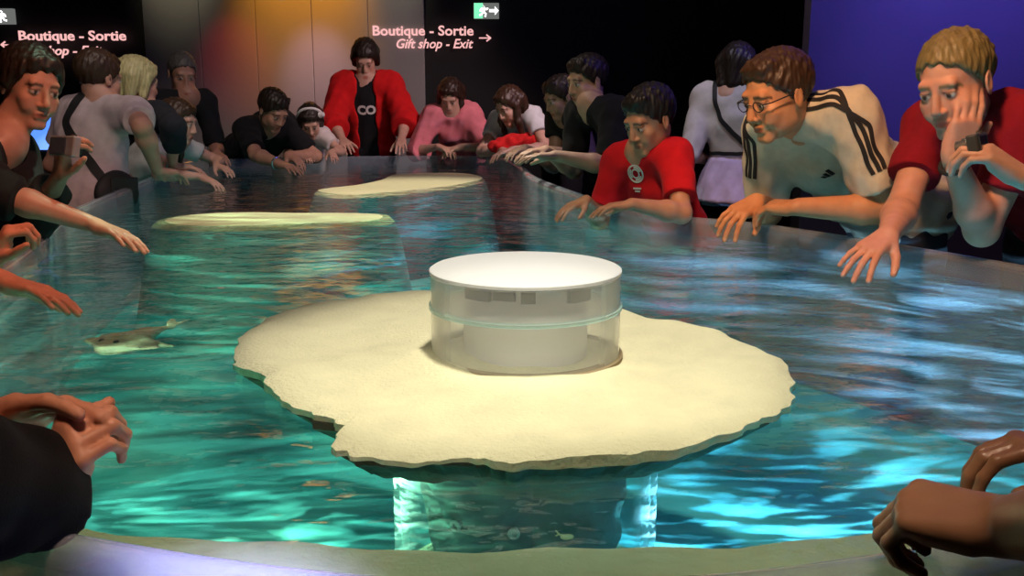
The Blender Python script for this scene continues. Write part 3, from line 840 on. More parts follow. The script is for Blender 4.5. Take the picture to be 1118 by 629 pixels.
# the wider cylinder under the island
RC = .245
cyl = thing('support_cylinder', 'wide clear acrylic cylinder under the sand island, standing on the pool bed', 'cylinder', (AX[0], AX[1], BED_Z))
MB().lathe(at_ax(), [(RC - .012, BED_Z + .001), (RC, BED_Z + .001), (RC, .846), (RC - .012, .846)], 96).build('wall', m_acr2, cyl, smooth=True)
MB().lathe(at_ax(), [(RC - .006, BED_Z), (RC + .012, BED_Z), (RC + .012, BED_Z + .012), (RC - .006, BED_Z + .012)], 96).build('base_flange', m_sand, cyl, smooth=True)
m_dkgreen = mat_simple('dark_green_rock', (.03, .065, .055), rough=.9, var=.5, scale=25, bump=.8, bscale=40)
for c, r_ in (((-.075, -.03), (.115, .13, .30)), ((.085, -.02), (.105, .13, .30)), ((0, .09), (.16, .09, .30))):
    vv, ff = mesh_field([ell(V(AX[0] + c[0], AX[1] + c[1], .67), np.eye(3), V(*r_), .02, plane_clip(V(0, 0, BED_Z), V(0, 0, -1)))], .008)
    vv = vv + vnormals(vv, ff) * (.010 * waves(vv, 8, .10))[:, None]; vv[:, 2] = np.clip(vv[:, 2], BED_Z, .845)
    mesh_np('rock_core', vv, ff, m_dkgreen, cyl, np.tile((.03, .06, .05), (len(vv), 1)))
for px, py in ((497, 577), (561, 577)):
    v_ = (314.5 - py) / F_PX; p = P(px, py, 1.462 / (CF[1] + CU[1] * v_)); c = V(p[0], AX[1] - math.sqrt((RC + .004) ** 2 - (p[0] - AX[0]) ** 2), p[2])
    nn = unit(V(c[0] - AX[0], c[1] - AX[1], 0)); tt = unit(np.cross(V(0, 0, 1), nn))
    bl = MB().tube([c + .0070 * (math.cos(q) * tt + math.sin(q) * V(0, 0, 1)) for q in np.linspace(0, 2 * math.pi, 17)[:-1]], .0035, 8, closed=True)
    bl.tube([c - nn * .016, c - nn * .002], .0055, 10)
    bl.build('bolt', m_boltm, cyl, smooth=True)

# small pale fish by the cylinder and the skate near the left side
m_skate = mat_simple('mottled_tan_skin', (.42, .33, .22), rough=.5, var=.45, scale=40)
def fish(name, label, cat, c, d, L, wid, mat, tail=True):
    root = thing(name, label, cat, tuple(c)); d = unit(d); w = unit(np.cross(V(0, 0, 1), d)); T_ = np.array([w, d, V(0, 0, 1)])
    def Q(x, y, z): return c + L * (w * x + d * y + V(0, 0, z))
    if wid > .5:     # flat ray with wings and whip tail
        pr = [ell(Q(0, .05, 0), T_, L * V(.20, .42, .075), .02), ell(Q(0, .12, 0), T_, L * V(.55, .17, .03), .03),
              cone(Q(-.02, .1, 0), Q(-.52, -.12, -.03), .06 * L, .015 * L, .02), cone(Q(.02, .1, 0), Q(.52, -.12, -.05), .06 * L, .015 * L, .02),
              cone(Q(0, -.3, 0), Q(.05, -1.05, .02), .045 * L, .012 * L, .03)]
        v, f = mesh_field(pr, .005); mesh_np('body', v, f, mat, root)
        for x in (-1, 1):
            v, f = mesh_field([ell(Q(x * .10, .30, .06), T_, L * V(.035, .045, .035), .01)], .003); mesh_np('eye', v, f, m_grey, root)
        v, f = mesh_field([ell(Q(.03, -.72, .03), T_, L * V(.02, .10, .07), .01)], .003); mesh_np('tail_fin', v, f, mat, root)
    else:
        v, f = mesh_field([ell(Q(0, .1, 0), T_, L * V(.12, .4, .2), .002), cone(Q(0, -.2, 0), Q(0, -.4, 0), .08 * L, .05 * L, .002)], .0009); mesh_np('body', v, f, mat, root)
        v, f = mesh_field([cone(Q(0, -.4, 0), Q(0, -.6, .16), .06 * L, .05 * L, .001), cone(Q(0, -.4, 0), Q(0, -.6, -.16), .06 * L, .05 * L, .001)], .0009); mesh_np('tail', v, f, mat, root)
    return root
sk = PZ(140, 372, .775)
fish('skate', 'mottled tan skate swimming just under the water at the left of the pool', 'skate', sk, V(-.35, -1, 0), .20, 1, m_skate)
fp = PZ(612, 588, .66)
fish('fish', 'tiny pale yellow fish beside the base of the underwater cylinder', 'fish', V(AX[0] + .06, AX[1] - RC - .04, .650), V(1, -.1, -.3), .026, .3, mat_simple('pale_yellow_scales', (.34, .32, .15), rough=.5))

# two pale sandbanks further back
def sandbank(pts, label, z):
    p = closed_spline([PZ(x, y, z)[:2] for x, y in pts], 6)
    c = p.mean(0); n = len(p); mb = MB()
    rows = [(c + (p - c) * s, zz) for s, zz in ((1.22, BED_Z + .002), (1.08, z - .10), (1.02, z - .02), (.98, z - .003), (.90, z), (.5, z + .001))]
    v = [(q[0], q[1], zz) for r, zz in rows for q in r]
    Qd = lambda k, i: (k * n + i, k * n + (i + 1) % n, (k + 1) * n + (i + 1) % n, (k + 1) * n + i)
    root = thing('sandbank', label, 'sandbank', (c[0], c[1], BED_Z))
    MB().add(v[:3 * n], [Qd(k, i) for k in range(2) for i in range(n)]).build('base', m_bed, root, smooth=True)
    MB().add(v[2 * n:], [Qd(k, i) for k in range(3) for i in range(n)] + [tuple(3 * n + i for i in range(n))]).build('sand', m_sand, root, smooth=True)
sandbank([(345, 207), (385, 202), (415, 196), (432, 190), (475, 188), (512, 189), (528, 194), (500, 201), (460, 206), (415, 210), (372, 212)], 'pale sandbank at water level near the far end of the pool', .8450)
sandbank([(168, 241), (200, 234), (260, 231), (330, 232), (390, 232), (425, 234), (420, 240), (365, 242), (330, 244), (250, 247), (190, 246)], 'long thin pale sandbank in the left half of the pool', .8425)

# ------------------------------------------------------------------ signs and screen on the walls
m_let = mat_emit('lit_pink_lettering', (1.0, .52, .50), 1.0)
def words(v, f, gap=.022):
    """letters of one line, gathered into words by the gaps between them"""
    par = list(range(len(v)))
    def fd(i):
        while par[i] != i: par[i] = par[par[i]]; i = par[i]
        return i
    for q in f:
        for a in q[1:]: par[fd(a)] = fd(q[0])
    comp = {}
    for i in range(len(v)): comp.setdefault(fd(i), []).append(i)
    cs = sorted(comp.values(), key=lambda c: min(v[i][0] for i in c)); out = []; end = -1e9
    for c in cs:
        if min(v[i][0] for i in c) - end > gap: out.append([])
        out[-1] += c; end = max(end, max(v[i][0] for i in c))
    for g in out:
        ix = {k: n for n, k in enumerate(g)}
        yield [v[k] for k in g], [tuple(ix[a] for a in q) for q in f if q[0] in ix]
def sign(px, py, label, lines, arrow):
    """lit letters on the dark back wall; lines = (text, size px, bold, shear, x px, y px, align)"""
    t = (Y1 - .02) / (CF[1]); o0 = P(px, py, 1)
    def wall(px, py):
        d = P(px, py, 1) - CAM; return CAM + d * ((Y1 - .062) / d[1])
    root = thing('exit_sign_lettering', label, 'sign', tuple(wall(px, py)))
    s1 = (wall(px + 1, py) - wall(px, py))[0]
    for txt, size, bold, shear, wpx, x, y, al in lines:
        v, f = text_mesh(txt, 1.0, bold, shear, .01, 'LEFT')
        xs_ = [p[0] for p in v]; w0, w1 = min(xs_), max(xs_); sx = wpx * s1 / (w1 - w0); sy = size * s1
        o_ = wall(x, y)
        vv = [V(o_[0] + (p[0] - w0) * sx, Y1 - .060 - (p[2] + .01) * .4, o_[2] + p[1] * sy) for p in v]
        for wv_, wf_ in words(vv, f): MB().add(wv_, wf_).build('lettering', m_let, root)
    x0, x1, y = arrow; a, b = wall(x0, y), wall(x1, y); d = unit(b - a); th = 1.0 * s1
    mb = MB().box((a + b) / 2, (abs(b[0] - a[0]), .008, th * 1.3))
    for sg in (-1, 1):
        ang = sg * .65; R_ = np.array([[math.cos(ang), 0, math.sin(ang)], [0, 1, 0], [-math.sin(ang), 0, math.cos(ang)]])
        h = 6 * s1; c = b - d * h * .42 + V(0, 0, sg * d[0] * h * .27); mb.box(c, (h, .008, th * 1.5), R_)
    mb.build('arrow', m_let, root)
sign(465, 40, 'lit pink exit lettering with arrow to the right, right of the red-jacketed visitor', [('Boutique - Sortie', 14.5, .02, 0, 110, 407, 38.5, 'L'), ('Gift shop - Exit', 14, .015, .28, 84, 433, 52.5, 'L')], (523, 536, 41.5))
sign(80, 45, 'lit pink exit lettering with arrow to the left, above the visitors on the left', [('Boutique - Sortie', 14.5, .02, 0, 117, 21, 44, 'L'), ('Gift shop - Exit', 14, .015, .28, 92, 21, 60, 'L')], (17, 1, 49))
m_exw = mat_emit('lit_exit_white', (1, 1, .98), 3.0); m_exg = mat_emit('lit_exit_green', (.22, .9, .48), 1.2); m_exb = mat_emit('lit_exit_face', (.5, .52, .5), .30)
def exit_box(px, py, label, w=26, flip=1, field=None):
    d = P(px, py, 1) - CAM; c = CAM + d * ((Y1 - .028) / d[1]); s1 = Y1 / F_PX * 1.02
    root = thing('exit_sign', label, 'exit sign', tuple(c))
    MB().box(c, (w * s1, .05, 15.5 * s1)).build('face', m_exb, root, bevel=.004)
    c2 = c - V(0, .03, 0)
    g = MB().box(c2 - V(flip * 8.0 * s1, 0, 0), (9.0 * s1, .01, 15 * s1)); g.build('lit_field', field or m_exg, root)
    q = c2 - V(flip * 2.5 * s1, .008, 0); r = MB()
    r.tube([q + s1 * V(0, 0, 4.6), q + s1 * V(.1, 0, 4.7)], 1.6 * s1, 10)
    r.tube([q + s1 * V(0, 0, 3), q + s1 * V(-.6, 0, -1)], 1.7 * s1, 8)
    for pts in ([(-.5, -1), (2, -3), (1.4, -6)], [(-.6, -1), (-2.2, -3.8), (-4.6, -4.4)], [(.2, 2.5), (3.0, 1.2), (4.2, 2.6)], [(-.2, 2.5), (-3, 1.6), (-3.6, -.8)]):
        r.tube([q + s1 * V(x * flip, 0, z) for x, z in pts], .85 * s1, 8)
    r.build('running_figure', m_exw, root, smooth=True)
    a = c2 + V(flip * 6.6 * s1, -.006, 0); ar = MB().box(a, (7 * s1, .008, 2.6 * s1))
    v = [a + s1 * V(flip * 2.2, y, z) for y in (-.5, .5) for z in (-4.2, 4.2)] + [a + s1 * V(flip * 6.0, y, 0) for y in (-.5, .5)]
    ar.add(v, [(0, 1, 4), (2, 5, 3), (0, 4, 5, 2), (1, 3, 5, 4), (0, 2, 3, 1)]); ar.build('arrow', m_exw, root)
exit_box(531, 12, 'small lit green and white exit light above the right-hand lettering')
exit_box(2, 18, 'small lit white exit light at the far left above the lettering', flip=-1, field=m_exb)

m_screen, nt, out = newmat('lit_blue_screen')
e = N(nt, 'ShaderNodeEmission', Strength=1.6); tc = N(nt, 'ShaderNodeTexCoord')
nz = N(nt, 'ShaderNodeTexNoise', Scale=2.2, Detail=1.0); nt.links.new(tc.outputs['Object'], nz.inputs['Vector'])
cr = N(nt, 'ShaderNodeValToRGB'); cr.color_ramp.elements[0].position = .35; cr.color_ramp.elements[1].position = .62
cr.color_ramp.elements[0].color = (.08, .22, .95, 1); cr.color_ramp.elements[1].color = (.40, .68, 1, 1)
nt.links.new(nz.outputs['Fac'], cr.inputs[0]); nt.links.new(cr.outputs[0], e.inputs[0]); nt.links.new(e.outputs[0], out.inputs[0])
sc_ = P(50, 138, 5.6)
scr = thing('display_screen', 'glowing blue display screen on a stand behind the visitor in the pale T-shirt', 'screen', (sc_[0], sc_[1], 0))
MB().box(sc_ + V(0, .03, 0), (.30, .05, .31)).build('housing', m_base, scr, bevel=.008)
MB().box(sc_, (.27, .012, .27)).build('screen', m_screen, scr)
MB().tube([V(sc_[0], sc_[1] + .03, .02), V(sc_[0], sc_[1] + .03, sc_[2] - .1)], .03, 14).build('post', m_base, scr, smooth=True)
MB().lathe(V(sc_[0], sc_[1] + .03, 0), [(0, 0), (.17, 0), (.17, .015), (.03, .03), (0, .03)], 32).build('foot', m_base, scr, smooth=True)
# ------------------------------------------------------------------ the visitors
SK_F = (.60, .34, .25); SK_M = (.56, .29, .20); SK_T = (.46, .24, .15); SK_D = (.34, .17, .10)
BLK = (.014, .014, .016); DK = (.02, .02, .024); HB = (.022, .014, .010); HBR = (.05, .026, .014)
def top(col, **k): return dict(type='top', col=col, **k)
def trs(col=DK, **k): return dict(type='trousers', col=col, **k)
DOWN = V(0, 0, -1)

# left: visitor in black holding a camera, other arm over the water
person('black_left', 'person in black with a raised camera, bare forearm stretched over the water at left',
       P(33, 94, 3.0), V(.72, -.55, -.22), P(14, 170, 3.10), P(-38, 172, 2.84), V(-1.98, 2.98, .86),
       (P(38, 228, 2.95), P(66, 192, 2.80), P(69, 165, 2.76)), (P(20, 215, 2.70), P(104, 246, 2.72), P(152, 266, 2.66)),
       (.52, .27, .19), HB, [top(BLK, sleeve={'L': 1.7, 'R': 1.12}, neck=.06, name='jacket', infl=.018), trs()], h=.005, style='pony', fem=True,
       handL=dict(n=V(.6, .5, -.1), curl=.9), handR=dict(n=V(0, -.25, -1), curl=.12, spread=.15), hopt=dict(line=.066, thick=.016))
# far left edge: only hands and forearm reach into view
person('edge_left', 'person mostly out of view at the left edge, bare forearm low over the water',
       P(-150, 60, 2.25), V(.9, .2, -.4), P(-112, 140, 2.48), P(-165, 150, 2.15), V(-1.95, 2.12, .93),
       (P(-45, 300, 2.45), P(-8, 285, 2.32), P(18, 240, 2.30)), (P(-70, 285, 2.1), P(4, 308, 2.12), P(66, 326, 2.10)),
       (.60, .25, .15), HB, [top((.05, .05, .06), sleeve=.6), trs()], h=.005, style='short',
       handL=dict(n=V(.8, .4, -.3), curl=1.1), handR=dict(n=V(0, -.2, -1), curl=.15, spread=.12))
# man in the pale T-shirt, seen from behind
person('tshirt_back', 'person in a pale pinkish grey T-shirt seen from behind, dark cropped hair',
       P(108, 85, 4.46), V(.50, .85, -.22), P(79, 123, 4.52), P(147, 124, 4.40), V(-1.98, 4.52, .86),
       (P(62, 165, 4.6), P(112, 186, 4.6), P(140, 190, 4.6)), (P(163, 160, 4.22), P(172, 186, 4.35), P(196, 190, 4.45)),
       SK_M, HBR, [top((.62, .50, .50), sleeve=.62, neck=.06, infl=.018, hem=-.2), trs((.03, .03, .04))], h=.007, style='short', girth=1.12, handR=dict(curl=.3), handL=dict(curl=.3))
person('blonde', 'person with chin-length blonde hair and a dark top, seen from behind',
       P(150, 90, 5.05), V(.62, .75, -.2), P(128, 127, 5.15), P(176, 126, 4.95), V(-2.35, 5.0, .87),
       (P(122, 160, 5.2), P(165, 182, 5.15), P(190, 186, 5.2)), (P(184, 158, 4.9), P(188, 181, 4.9), P(214, 184, 4.95)),
       SK_F, (.55, .50, .24), [top((.022, .024, .03), sleeve=1.5), trs()], h=.008, style='bob', fem=True, hopt=dict(len=.075, thick=.020), handR=dict(curl=.25))
person('girl_left', 'young person in profile with long brown hair and white top, reaching over the rim',
       P(194, 133, 5.05), V(.95, -.12, -.22), P(196, 158, 5.3), P(178, 160, 5.0), V(-2.12, 5.14, .82),
       (P(215, 165, 5.4), P(236, 181, 5.25), P(250, 186, 5.2)), (P(190, 180, 4.92), P(220, 193, 4.92), P(241, 204, 4.9)),
       SK_F, HBR, [top((.62, .62, .60), sleeve=.5), trs()], s=.82, h=.007, style='long', fem=True, hopt=dict(len=.26), handR=dict(curl=.2), handL=dict(curl=.25))
person('grey_hair', 'person with short greying hair and a dark shirt, standing behind the long-haired young person',
       P(199, 80, 5.85), V(.45, -.75, -.35), P(224, 112, 5.95), P(182, 113, 5.80), V(-2.35, 6.05, .94),
       (P(232, 145, 5.95), P(236, 168, 5.75), P(246, 176, 5.65)), (P(180, 150, 5.75), P(213, 166, 5.6), P(232, 170, 5.5)),
       (.48, .24, .17), (.10, .09, .085), [top((.018, .018, .02), sleeve=.9, collar=True), trs()], h=.008, style='crop', hopt=dict(thick=.008, line=.078), handL=dict(curl=.3), handR=dict(curl=.3))
person('black_lean', 'person in black leaning far over the rim, watch on the outstretched bare forearm',
       P(298, 120, 5.95), V(.62, -.5, -.55), P(309, 139, 6.2), P(268, 142, 5.98), V(-1.80, 6.55, .92),
       (P(322, 160, 6.1), P(314, 170, 5.95), P(326, 176, 5.9)), (P(271, 170, 5.82), P(305, 179, 5.62), P(326, 186, 5.52)),
       (.54, .28, .19), HB, [top(BLK, sleeve=.8, infl=.02), trs()], h=.008, style='short', girth=1.15, handR=dict(curl=.2))
person('child_white', 'small child in a white T-shirt with a white hairband, leaning over the far rim',
       P(339, 132, 6.30), V(.15, -.75, -.6), P(353, 148, 6.38), P(325, 149, 6.38), V(-1.38, 6.62, .80),
       (P(362, 158, 6.3), P(361, 166, 6.12), P(366, 173, 6.05)), (P(318, 160, 6.3), P(332, 168, 6.12), P(336, 174, 6.05)),
       SK_F, HB, [top((.70, .62, .60), sleeve=.6), trs()], s=.68, h=.007, style='bob', hopt=dict(len=.05), handR=dict(curl=.2), handL=dict(curl=.2))
person('red_jacket', 'person in an open red jacket over a black T-shirt, hands on the far rim',
       P(399, 64, 6.72), V(.05, -.78, -.55), P(426, 92, 6.78), P(375, 93, 6.78), V(-1.02, 7.05, .94),
       (P(446, 128, 6.75), P(438, 152, 6.52), P(438, 163, 6.38)), (P(359, 130, 6.75), P(374, 153, 6.52), P(380, 164, 6.38)),
       SK_F, HB, [top(BLK, sleeve=.5, name='shirt'), top((.66, .012, .014), sleeve=1.45, open=.075, infl=.03, loose=.016, name='jacket', neck=.075, hood=True), trs()],
       h=.008, style='bob', hopt=dict(len=.04, thick=.022), fem=False, handL=dict(curl=.2, n=V(0, .5, -.6)), handR=dict(curl=.2, n=V(0, .5, -.6)))
person('pink', 'person in a pink sweatshirt with long dark hair, leaning on the far rim',
       P(492, 105, 6.55), V(-.12, -.8, -.55), P(514, 125, 6.62), P(473, 126, 6.62), V(-.36, 6.98, .88),
       (P(527, 149, 6.6), P(504, 160, 6.42), P(488, 165, 6.36)), (P(464, 148, 6.6), P(478, 160, 6.42), P(494, 166, 6.34)),
       SK_F, (.035, .016, .010), [top((.78, .22, .26), sleeve=1.25, infl=.022, loose=.012, wr=.005, name='sweatshirt'), trs()], s=.94, h=.008, style='long', fem=True, girth=1.1, hopt=dict(len=.22, front=.055), handR=dict(curl=.35), handL=dict(curl=.35))
person('white_long', 'person in a white T-shirt with long brown hair, forearms crossed on the far right rim',
       P(556, 115, 6.0), V(-.6, -.6, -.5), P(581, 127, 6.05), P(545, 131, 6.25), V(.34, 6.55, .86),
       (P(592, 154, 5.95), P(560, 163, 5.82), P(545, 168, 5.80)), (P(535, 154, 6.15), P(549, 164, 5.95), P(562, 168, 5.82)),
       SK_F, (.05, .022, .012), [top((.66, .66, .68), sleeve=.55), trs()], s=.92, h=.008, style='long', fem=True, hopt=dict(len=.26, front=.05), handL=dict(curl=.3), handR=dict(curl=.3))
person('olive', 'dimly lit person in dark clothes behind the tall one, bare arm stretched to the rim',
       P(612, 106, 5.3), V(-.8, -.4, -.4), P(634, 128, 5.25), P(608, 130, 5.48), V(.58, 5.6, .88),
       (P(640, 150, 5.2), P(600, 164, 5.1), P(575, 168, 5.08)), (P(604, 148, 5.45), P(573, 162, 5.3), P(552, 170, 5.2)),
       (.40, .24, .16), HB, [top((.02, .022, .022), sleeve=.4), trs()], s=.92, h=.008, style='short', handR=dict(curl=.2), handL=dict(curl=.3))
person('tall_black', 'tall slim person in a black T-shirt, standing just behind the child in red',
       P(641, 88, 4.78), V(-.82, -.5, -.22), P(672, 124, 4.60), P(632, 123, 4.88), V(.74, 4.84, .85),
       (P(660, 172, 4.5), P(606, 170, 4.48), P(570, 172, 4.46)), (P(628, 164, 4.9), P(596, 164, 4.72), P(566, 168, 4.66)),
       (.50, .30, .20), HB, [top(BLK, sleeve=.9, infl=.016, neck=.050), trs()], h=.006, style='short', handL=dict(curl=.2), handR=dict(curl=.25))
person('boy_red', 'child in a red T-shirt with short black hair, both hands flat over the rim',
       P(709, 130, 3.40), V(-.72, -.52, -.40), P(737, 172, 3.40), P(676, 176, 3.58), V(.68, 3.66, .73),
       (P(741, 215, 3.32), P(690, 223, 3.20), P(640, 230, 3.20)), (P(662, 208, 3.58), P(640, 219, 3.45), P(610, 232, 3.40)),
       (.52, .27, .17), (.012, .010, .010), [top((.56, .010, .018), sleeve=.72, infl=.016, neck=.046, name='shirt'), trs()], s=.80, h=.004, style='short', hopt=dict(thick=.014, line=.068), handL=dict(curl=.22), handR=dict(curl=.2))
person('skirt_back', 'person with dark hair, pale top and lavender skirt seen from behind near the blue wall',
       P(806, 76, 4.72), V(.45, .85, -.3), P(770, 108, 4.78), P(824, 107, 4.66), V(1.12, 4.80, .88),
       (P(758, 148, 4.75), P(774, 176, 4.95), P(790, 190, 5.0)), (P(838, 148, 4.6), P(832, 180, 4.8), P(822, 190, 4.9)),
       SK_F, HB, [top((.60, .56, .56), sleeve=1.0, hem=.22), dict(type='skirt', col=(.56, .46, .72), z=.80, r=.22, top=.30), trs(BLK)], h=.007, style='bob', fem=True, girth=.95)
person('polo', 'person with glasses in a cream shirt with dark shoulder stripes, leaning on the rim',
       P(849, 103, 2.86), V(-.86, -.40, -.34), P(928, 126, 2.84), P(838, 140, 3.14), V(1.34, 3.30, .93),
       (P(955, 214, 2.86), P(872, 226, 2.86), P(818, 226, 2.98)), (P(838, 200, 3.22), P(826, 220, 3.04), P(796, 239, 2.98)),
       (.66, .30, .14), HBR, [top((.70, .64, .50), sleeve=.78, infl=.020, loose=.012, wr=.005, collar=True, name='shirt', h=.006), trs((.05, .055, .07))], s=1.04, h=.004, style='short', girth=1.2,
       hopt=dict(line=.074, thick=.010), handL=dict(curl=.5, n=V(0, .3, -1)), handR=dict(curl=.35, spread=.5, n=V(-.2, .1, -1)), jaw=1.06)
person('maroon', 'person with cropped sandy hair in a maroon T-shirt, chin propped on one hand',
       P(1043, 90, 2.42), V(-.72, -.58, -.36), P(1126, 132, 2.46), P(1016, 138, 2.78), V(1.66, 2.86, .97),
       (P(1072, 252, 2.52), P(1040, 172, 2.38), P(1062, 112, 2.34)), (P(992, 206, 2.68), P(970, 257, 2.46), P(938, 283, 2.40)),
       (.66, .34, .24), (.20, .16, .065), [top((.26, .010, .022), sleeve=.62, infl=.016, neck=.072, name='shirt'), trs()], s=1.02, h=.004, style='crop', hopt=dict(thick=.009, line=.080),
       handL=dict(curl=.3, n=V(-.1, .9, .1), spread=.1, thumb=.8), handR=dict(curl=.18, spread=.5, n=V(0, .15, -1)))
person('edge_right', 'person mostly out of view at the right edge, pale hand raised holding a small camera',
       P(1400, 40, 1.9), V(-.9, .1, -.3), P(1345, 150, 1.80), P(1395, 145, 2.10), V(1.98, 1.85, .93),
       (P(1150, 250, 1.72), P(1120, 196, 1.92), P(1076, 168, 1.94)), (P(1300, 300, 2.15), P(1230, 300, 2.1), P(1195, 310, 2.1)),
       (.60, .36, .27), HB, [top((.4, .4, .42), sleeve=.6), trs()], h=.004, style='short', fem=True, handL=dict(curl=.75, n=V(-.55, .5, -.5)), handR=dict(curl=.3))
# the two nearest visitors: only their arms and hands are in the picture
person('near_left', 'person at the near left rim, only black sleeves and loosely clasped hands in view',
       V(-.66, .66, 1.52), V(.45, .8, -.3), V(-.86, .80, 1.27), V(-.60, .52, 1.27), V(-.88, .40, .93),
       (P(-170, 540, 1.02), P(-36, 470, 1.07), P(100, 432, 1.04)), (P(-150, 660, .80), P(56, 543, 1.03), P(82, 486, 1.01)),
       (.62, .27, .17), HB, [top((.004, .004, .005), sleeve={'L': 1.9, 'R': 1.93}, infl=.022, loose=.012, name='jacket', h=.005, wr=.003), trs()], h=.0034, style='short',
       handL=dict(curl=.2, n=V(.25, -.5, -.75), spread=.1, thumb=.3), handR=dict(curls=[1.35, 1.25, 1.15, 1.08], n=V(.62, .78, -.12), spread=.06, thumb=.12, size=.90))
person('near_right', 'person at the near right rim, only tanned bare forearms and drooping wet hands in view',
       V(.80, .62, 1.52), V(-.45, .85, -.3), V(.66, .42, 1.26), V(.90, .72, 1.28), V(.95, .36, .93),
       (P(1260, 610, .56), P(1104, 576, .80), P(1046, 566, .83)), (P(1220, 520, 1.15), P(1190, 503, 1.05), P(1130, 492, 1.05)),
       (.40, .19, .10), HB, [top((.06, .06, .07), sleeve=.6), trs()], h=.0034, style='short', skinmat='wetskin',
       handL=dict(curls=[.98, 1.02, 1.05, 1.08], n=V(.1, .25, -1), spread=.04, thumb=.3, size=.95), handR=dict(size=.9, curls=[.55, .6, .62, .66], n=V(-.25, -.05, -1), spread=.15, thumb=.4))

# ---- things worn and held
cm = mat_simple('black_print', (.016, .016, .018), rough=.8); wm = mat_simple('white_print', (.75, .72, .70), rough=.8); gm = mat_simple('green_print', (.05, .16, .12), rough=.8)
q = PEOPLE['polo']; b = surf(q['top']); Jl = q['J']['L']; Jr = q['J']['R']
outw = unit(-q['right'] * .8 + q['up'] * .6)
for k, off in enumerate((-.024, 0, .024)):
    S_, e = Jl[0], Jl[1]; ax = unit(e - S_); sd = unit(np.cross(ax, V(-.3, -1, .25)))
    cam_out = V(-.25, -.9, .35)
    a0 = q['neck'] - q['right'] * .055 + q['up'] * .03 + q['fwd'] * (-off)
    a1 = S_ + q['up'] * .09 + q['fwd'] * (-off) - q['right'] * .02
    a2 = S_ + ax * .08 + unit(cam_out) * .11 + sd * (off)
    a3 = S_ + ax * .21 + unit(cam_out) * .11 + sd * (off)
    ribbon('shoulder_stripe', b, [a0, a1, a2, a3], .0125, cm, q['root'], lift=.0012, n=60)
    S_, e = Jr[0], Jr[1]; ax = unit(e - S_); sd = unit(np.cross(ax, V(-.8, -.6, .1)))
    r1 = S_ + q['up'] * .09 + q['fwd'] * (.01 - off) + q['right'] * .01
    r2 = S_ + ax * .07 + unit(V(-.8, -.6, .2)) * .11 + sd * off; r3 = S_ + ax * .20 + unit(V(-.8, -.6, .2)) * .11 + sd * off
    r0 = q['neck'] + q['right'] * .055 + q['up'] * .03 + q['fwd'] * (-off)
    ribbon('shoulder_stripe', b, [r0, r1, r2, r3], .0125, cm, q['root'], lift=.0012, n=60)
# small three-bar emblem on the chest
ex = unit(-q['right']); ey = q['up']
v_, f_ = [], []
for i, hgt in enumerate((.012, .020, .028)):
    x = -.018 + i * .013
    for z in (0, .001):
        v_ += [(x, -.012, z), (x + .010, -.012, z), (x + .010 - .006, -.012 + hgt, z), (x - .006, -.012 + hgt, z)]
    bq = i * 8; f_ += [(bq + 4, bq + 5, bq + 6, bq + 7), (bq, bq + 4, bq + 7, bq + 3), (bq + 1, bq + 2, bq + 6, bq + 5), (bq + 2, bq + 3, bq + 7, bq + 6), (bq, bq + 1, bq + 5, bq + 4)]
decal('chest_emblem', v_, f_, q['TP'](-.085, .16, .74), ex, ey, b, cm, q['root'])
# glasses
def glasses(q, mat):
    c, R, s = q['head'], q['R'], q['hs']
    def L(x, y, z): return c + R.T @ (s * V(x, y, z))
    g = MB()
    for x in (-1, 1):
        g.tube([L(x * .033 + .021 * math.cos(t) * (1 if abs(math.cos(t)) < .8 else 1.05), .104 - .004 * abs(math.cos(t)), -.001 + .0145 * math.sin(t)) for t in np.linspace(0, 2 * math.pi, 25)[:-1]], .0016, 6, closed=True)
        g.tube([L(x * .054, .100, .005), L(x * .074, .086, .006), L(x * .080, .03, .006), L(x * .081, -.008, .004), L(x * .080, -.026, -.012)], .0022, 6)
    g.tube([L(-.013, .105, .003), L(0, .109, .006), L(.013, .105, .003)], .0015, 6)
    o = g.build('glasses', mat, q['root'], smooth=True)
    for x in (-1, 1):
        v = [L(x * .033 + .0205 * math.cos(t), .104 - .004 * abs(math.cos(t)), -.001 + .014 * math.sin(t)) for t in np.linspace(0, 2 * math.pi, 25)[:-1]]
        n_ = R.T @ V(0, .0012, 0); k = len(v)
        mb = MB().add(v + [p + n_ for p in v], [tuple(range(k - 1, -1, -1)), tuple(range(k, 2 * k))] + [(i, (i + 1) % k, k + (i + 1) % k, k + i) for i in range(k)])
        l = mb.build('lens', M['lens'], None); l.parent = o; l.matrix_parent_inverse = Matrix.Translation(q['root'].location).inverted()
M['lens'] = mat_clear('spectacle_lens', haze=.0, edge=.06)
glasses(q, cm)
# print on the child's red shirt
q = PEOPLE['boy_red']; b = surf(q['top'])
def ring_print(r0, r1, n=28, a0=0, a1=360, cx=0, cy=0):
    v, f = [], []; full = a1 - a0 >= 360
    A = np.radians(np.linspace(a0, a1, n + 1)[:n if full else n + 1]); m = len(A)
    for z in (0, .001):
        for r in (r0, r1): v += [(cx + r * math.cos(t), cy + r * math.sin(t), z) for t in A]
    for i in range(m if full else m - 1):
        j = (i + 1) % m
        f += [(2 * m + i, 3 * m + i, 3 * m + j, 2 * m + j), (i, j, m + j, m + i), (m + i, m + j, 3 * m + j, 3 * m + i), (i, 2 * m + i, 2 * m + j, j)]
    return v, f
o_ = P(688, 189, 3.42); nr_ = unit(V(-.45, -.87, .12)); ex = unit(np.cross(V(0, 0, 1), nr_)); ey = np.cross(nr_, ex)
for args in ((.026, .032), (.012, .017, 20), (.0185, .0245, 8, 20, 100), (.0185, .0245, 8, 140, 220), (.0185, .0245, 8, 260, 340)):
    v_, f_ = ring_print(*args); decal('shirt_print', v_, f_, o_, ex, ey, b, wm, q['root'])
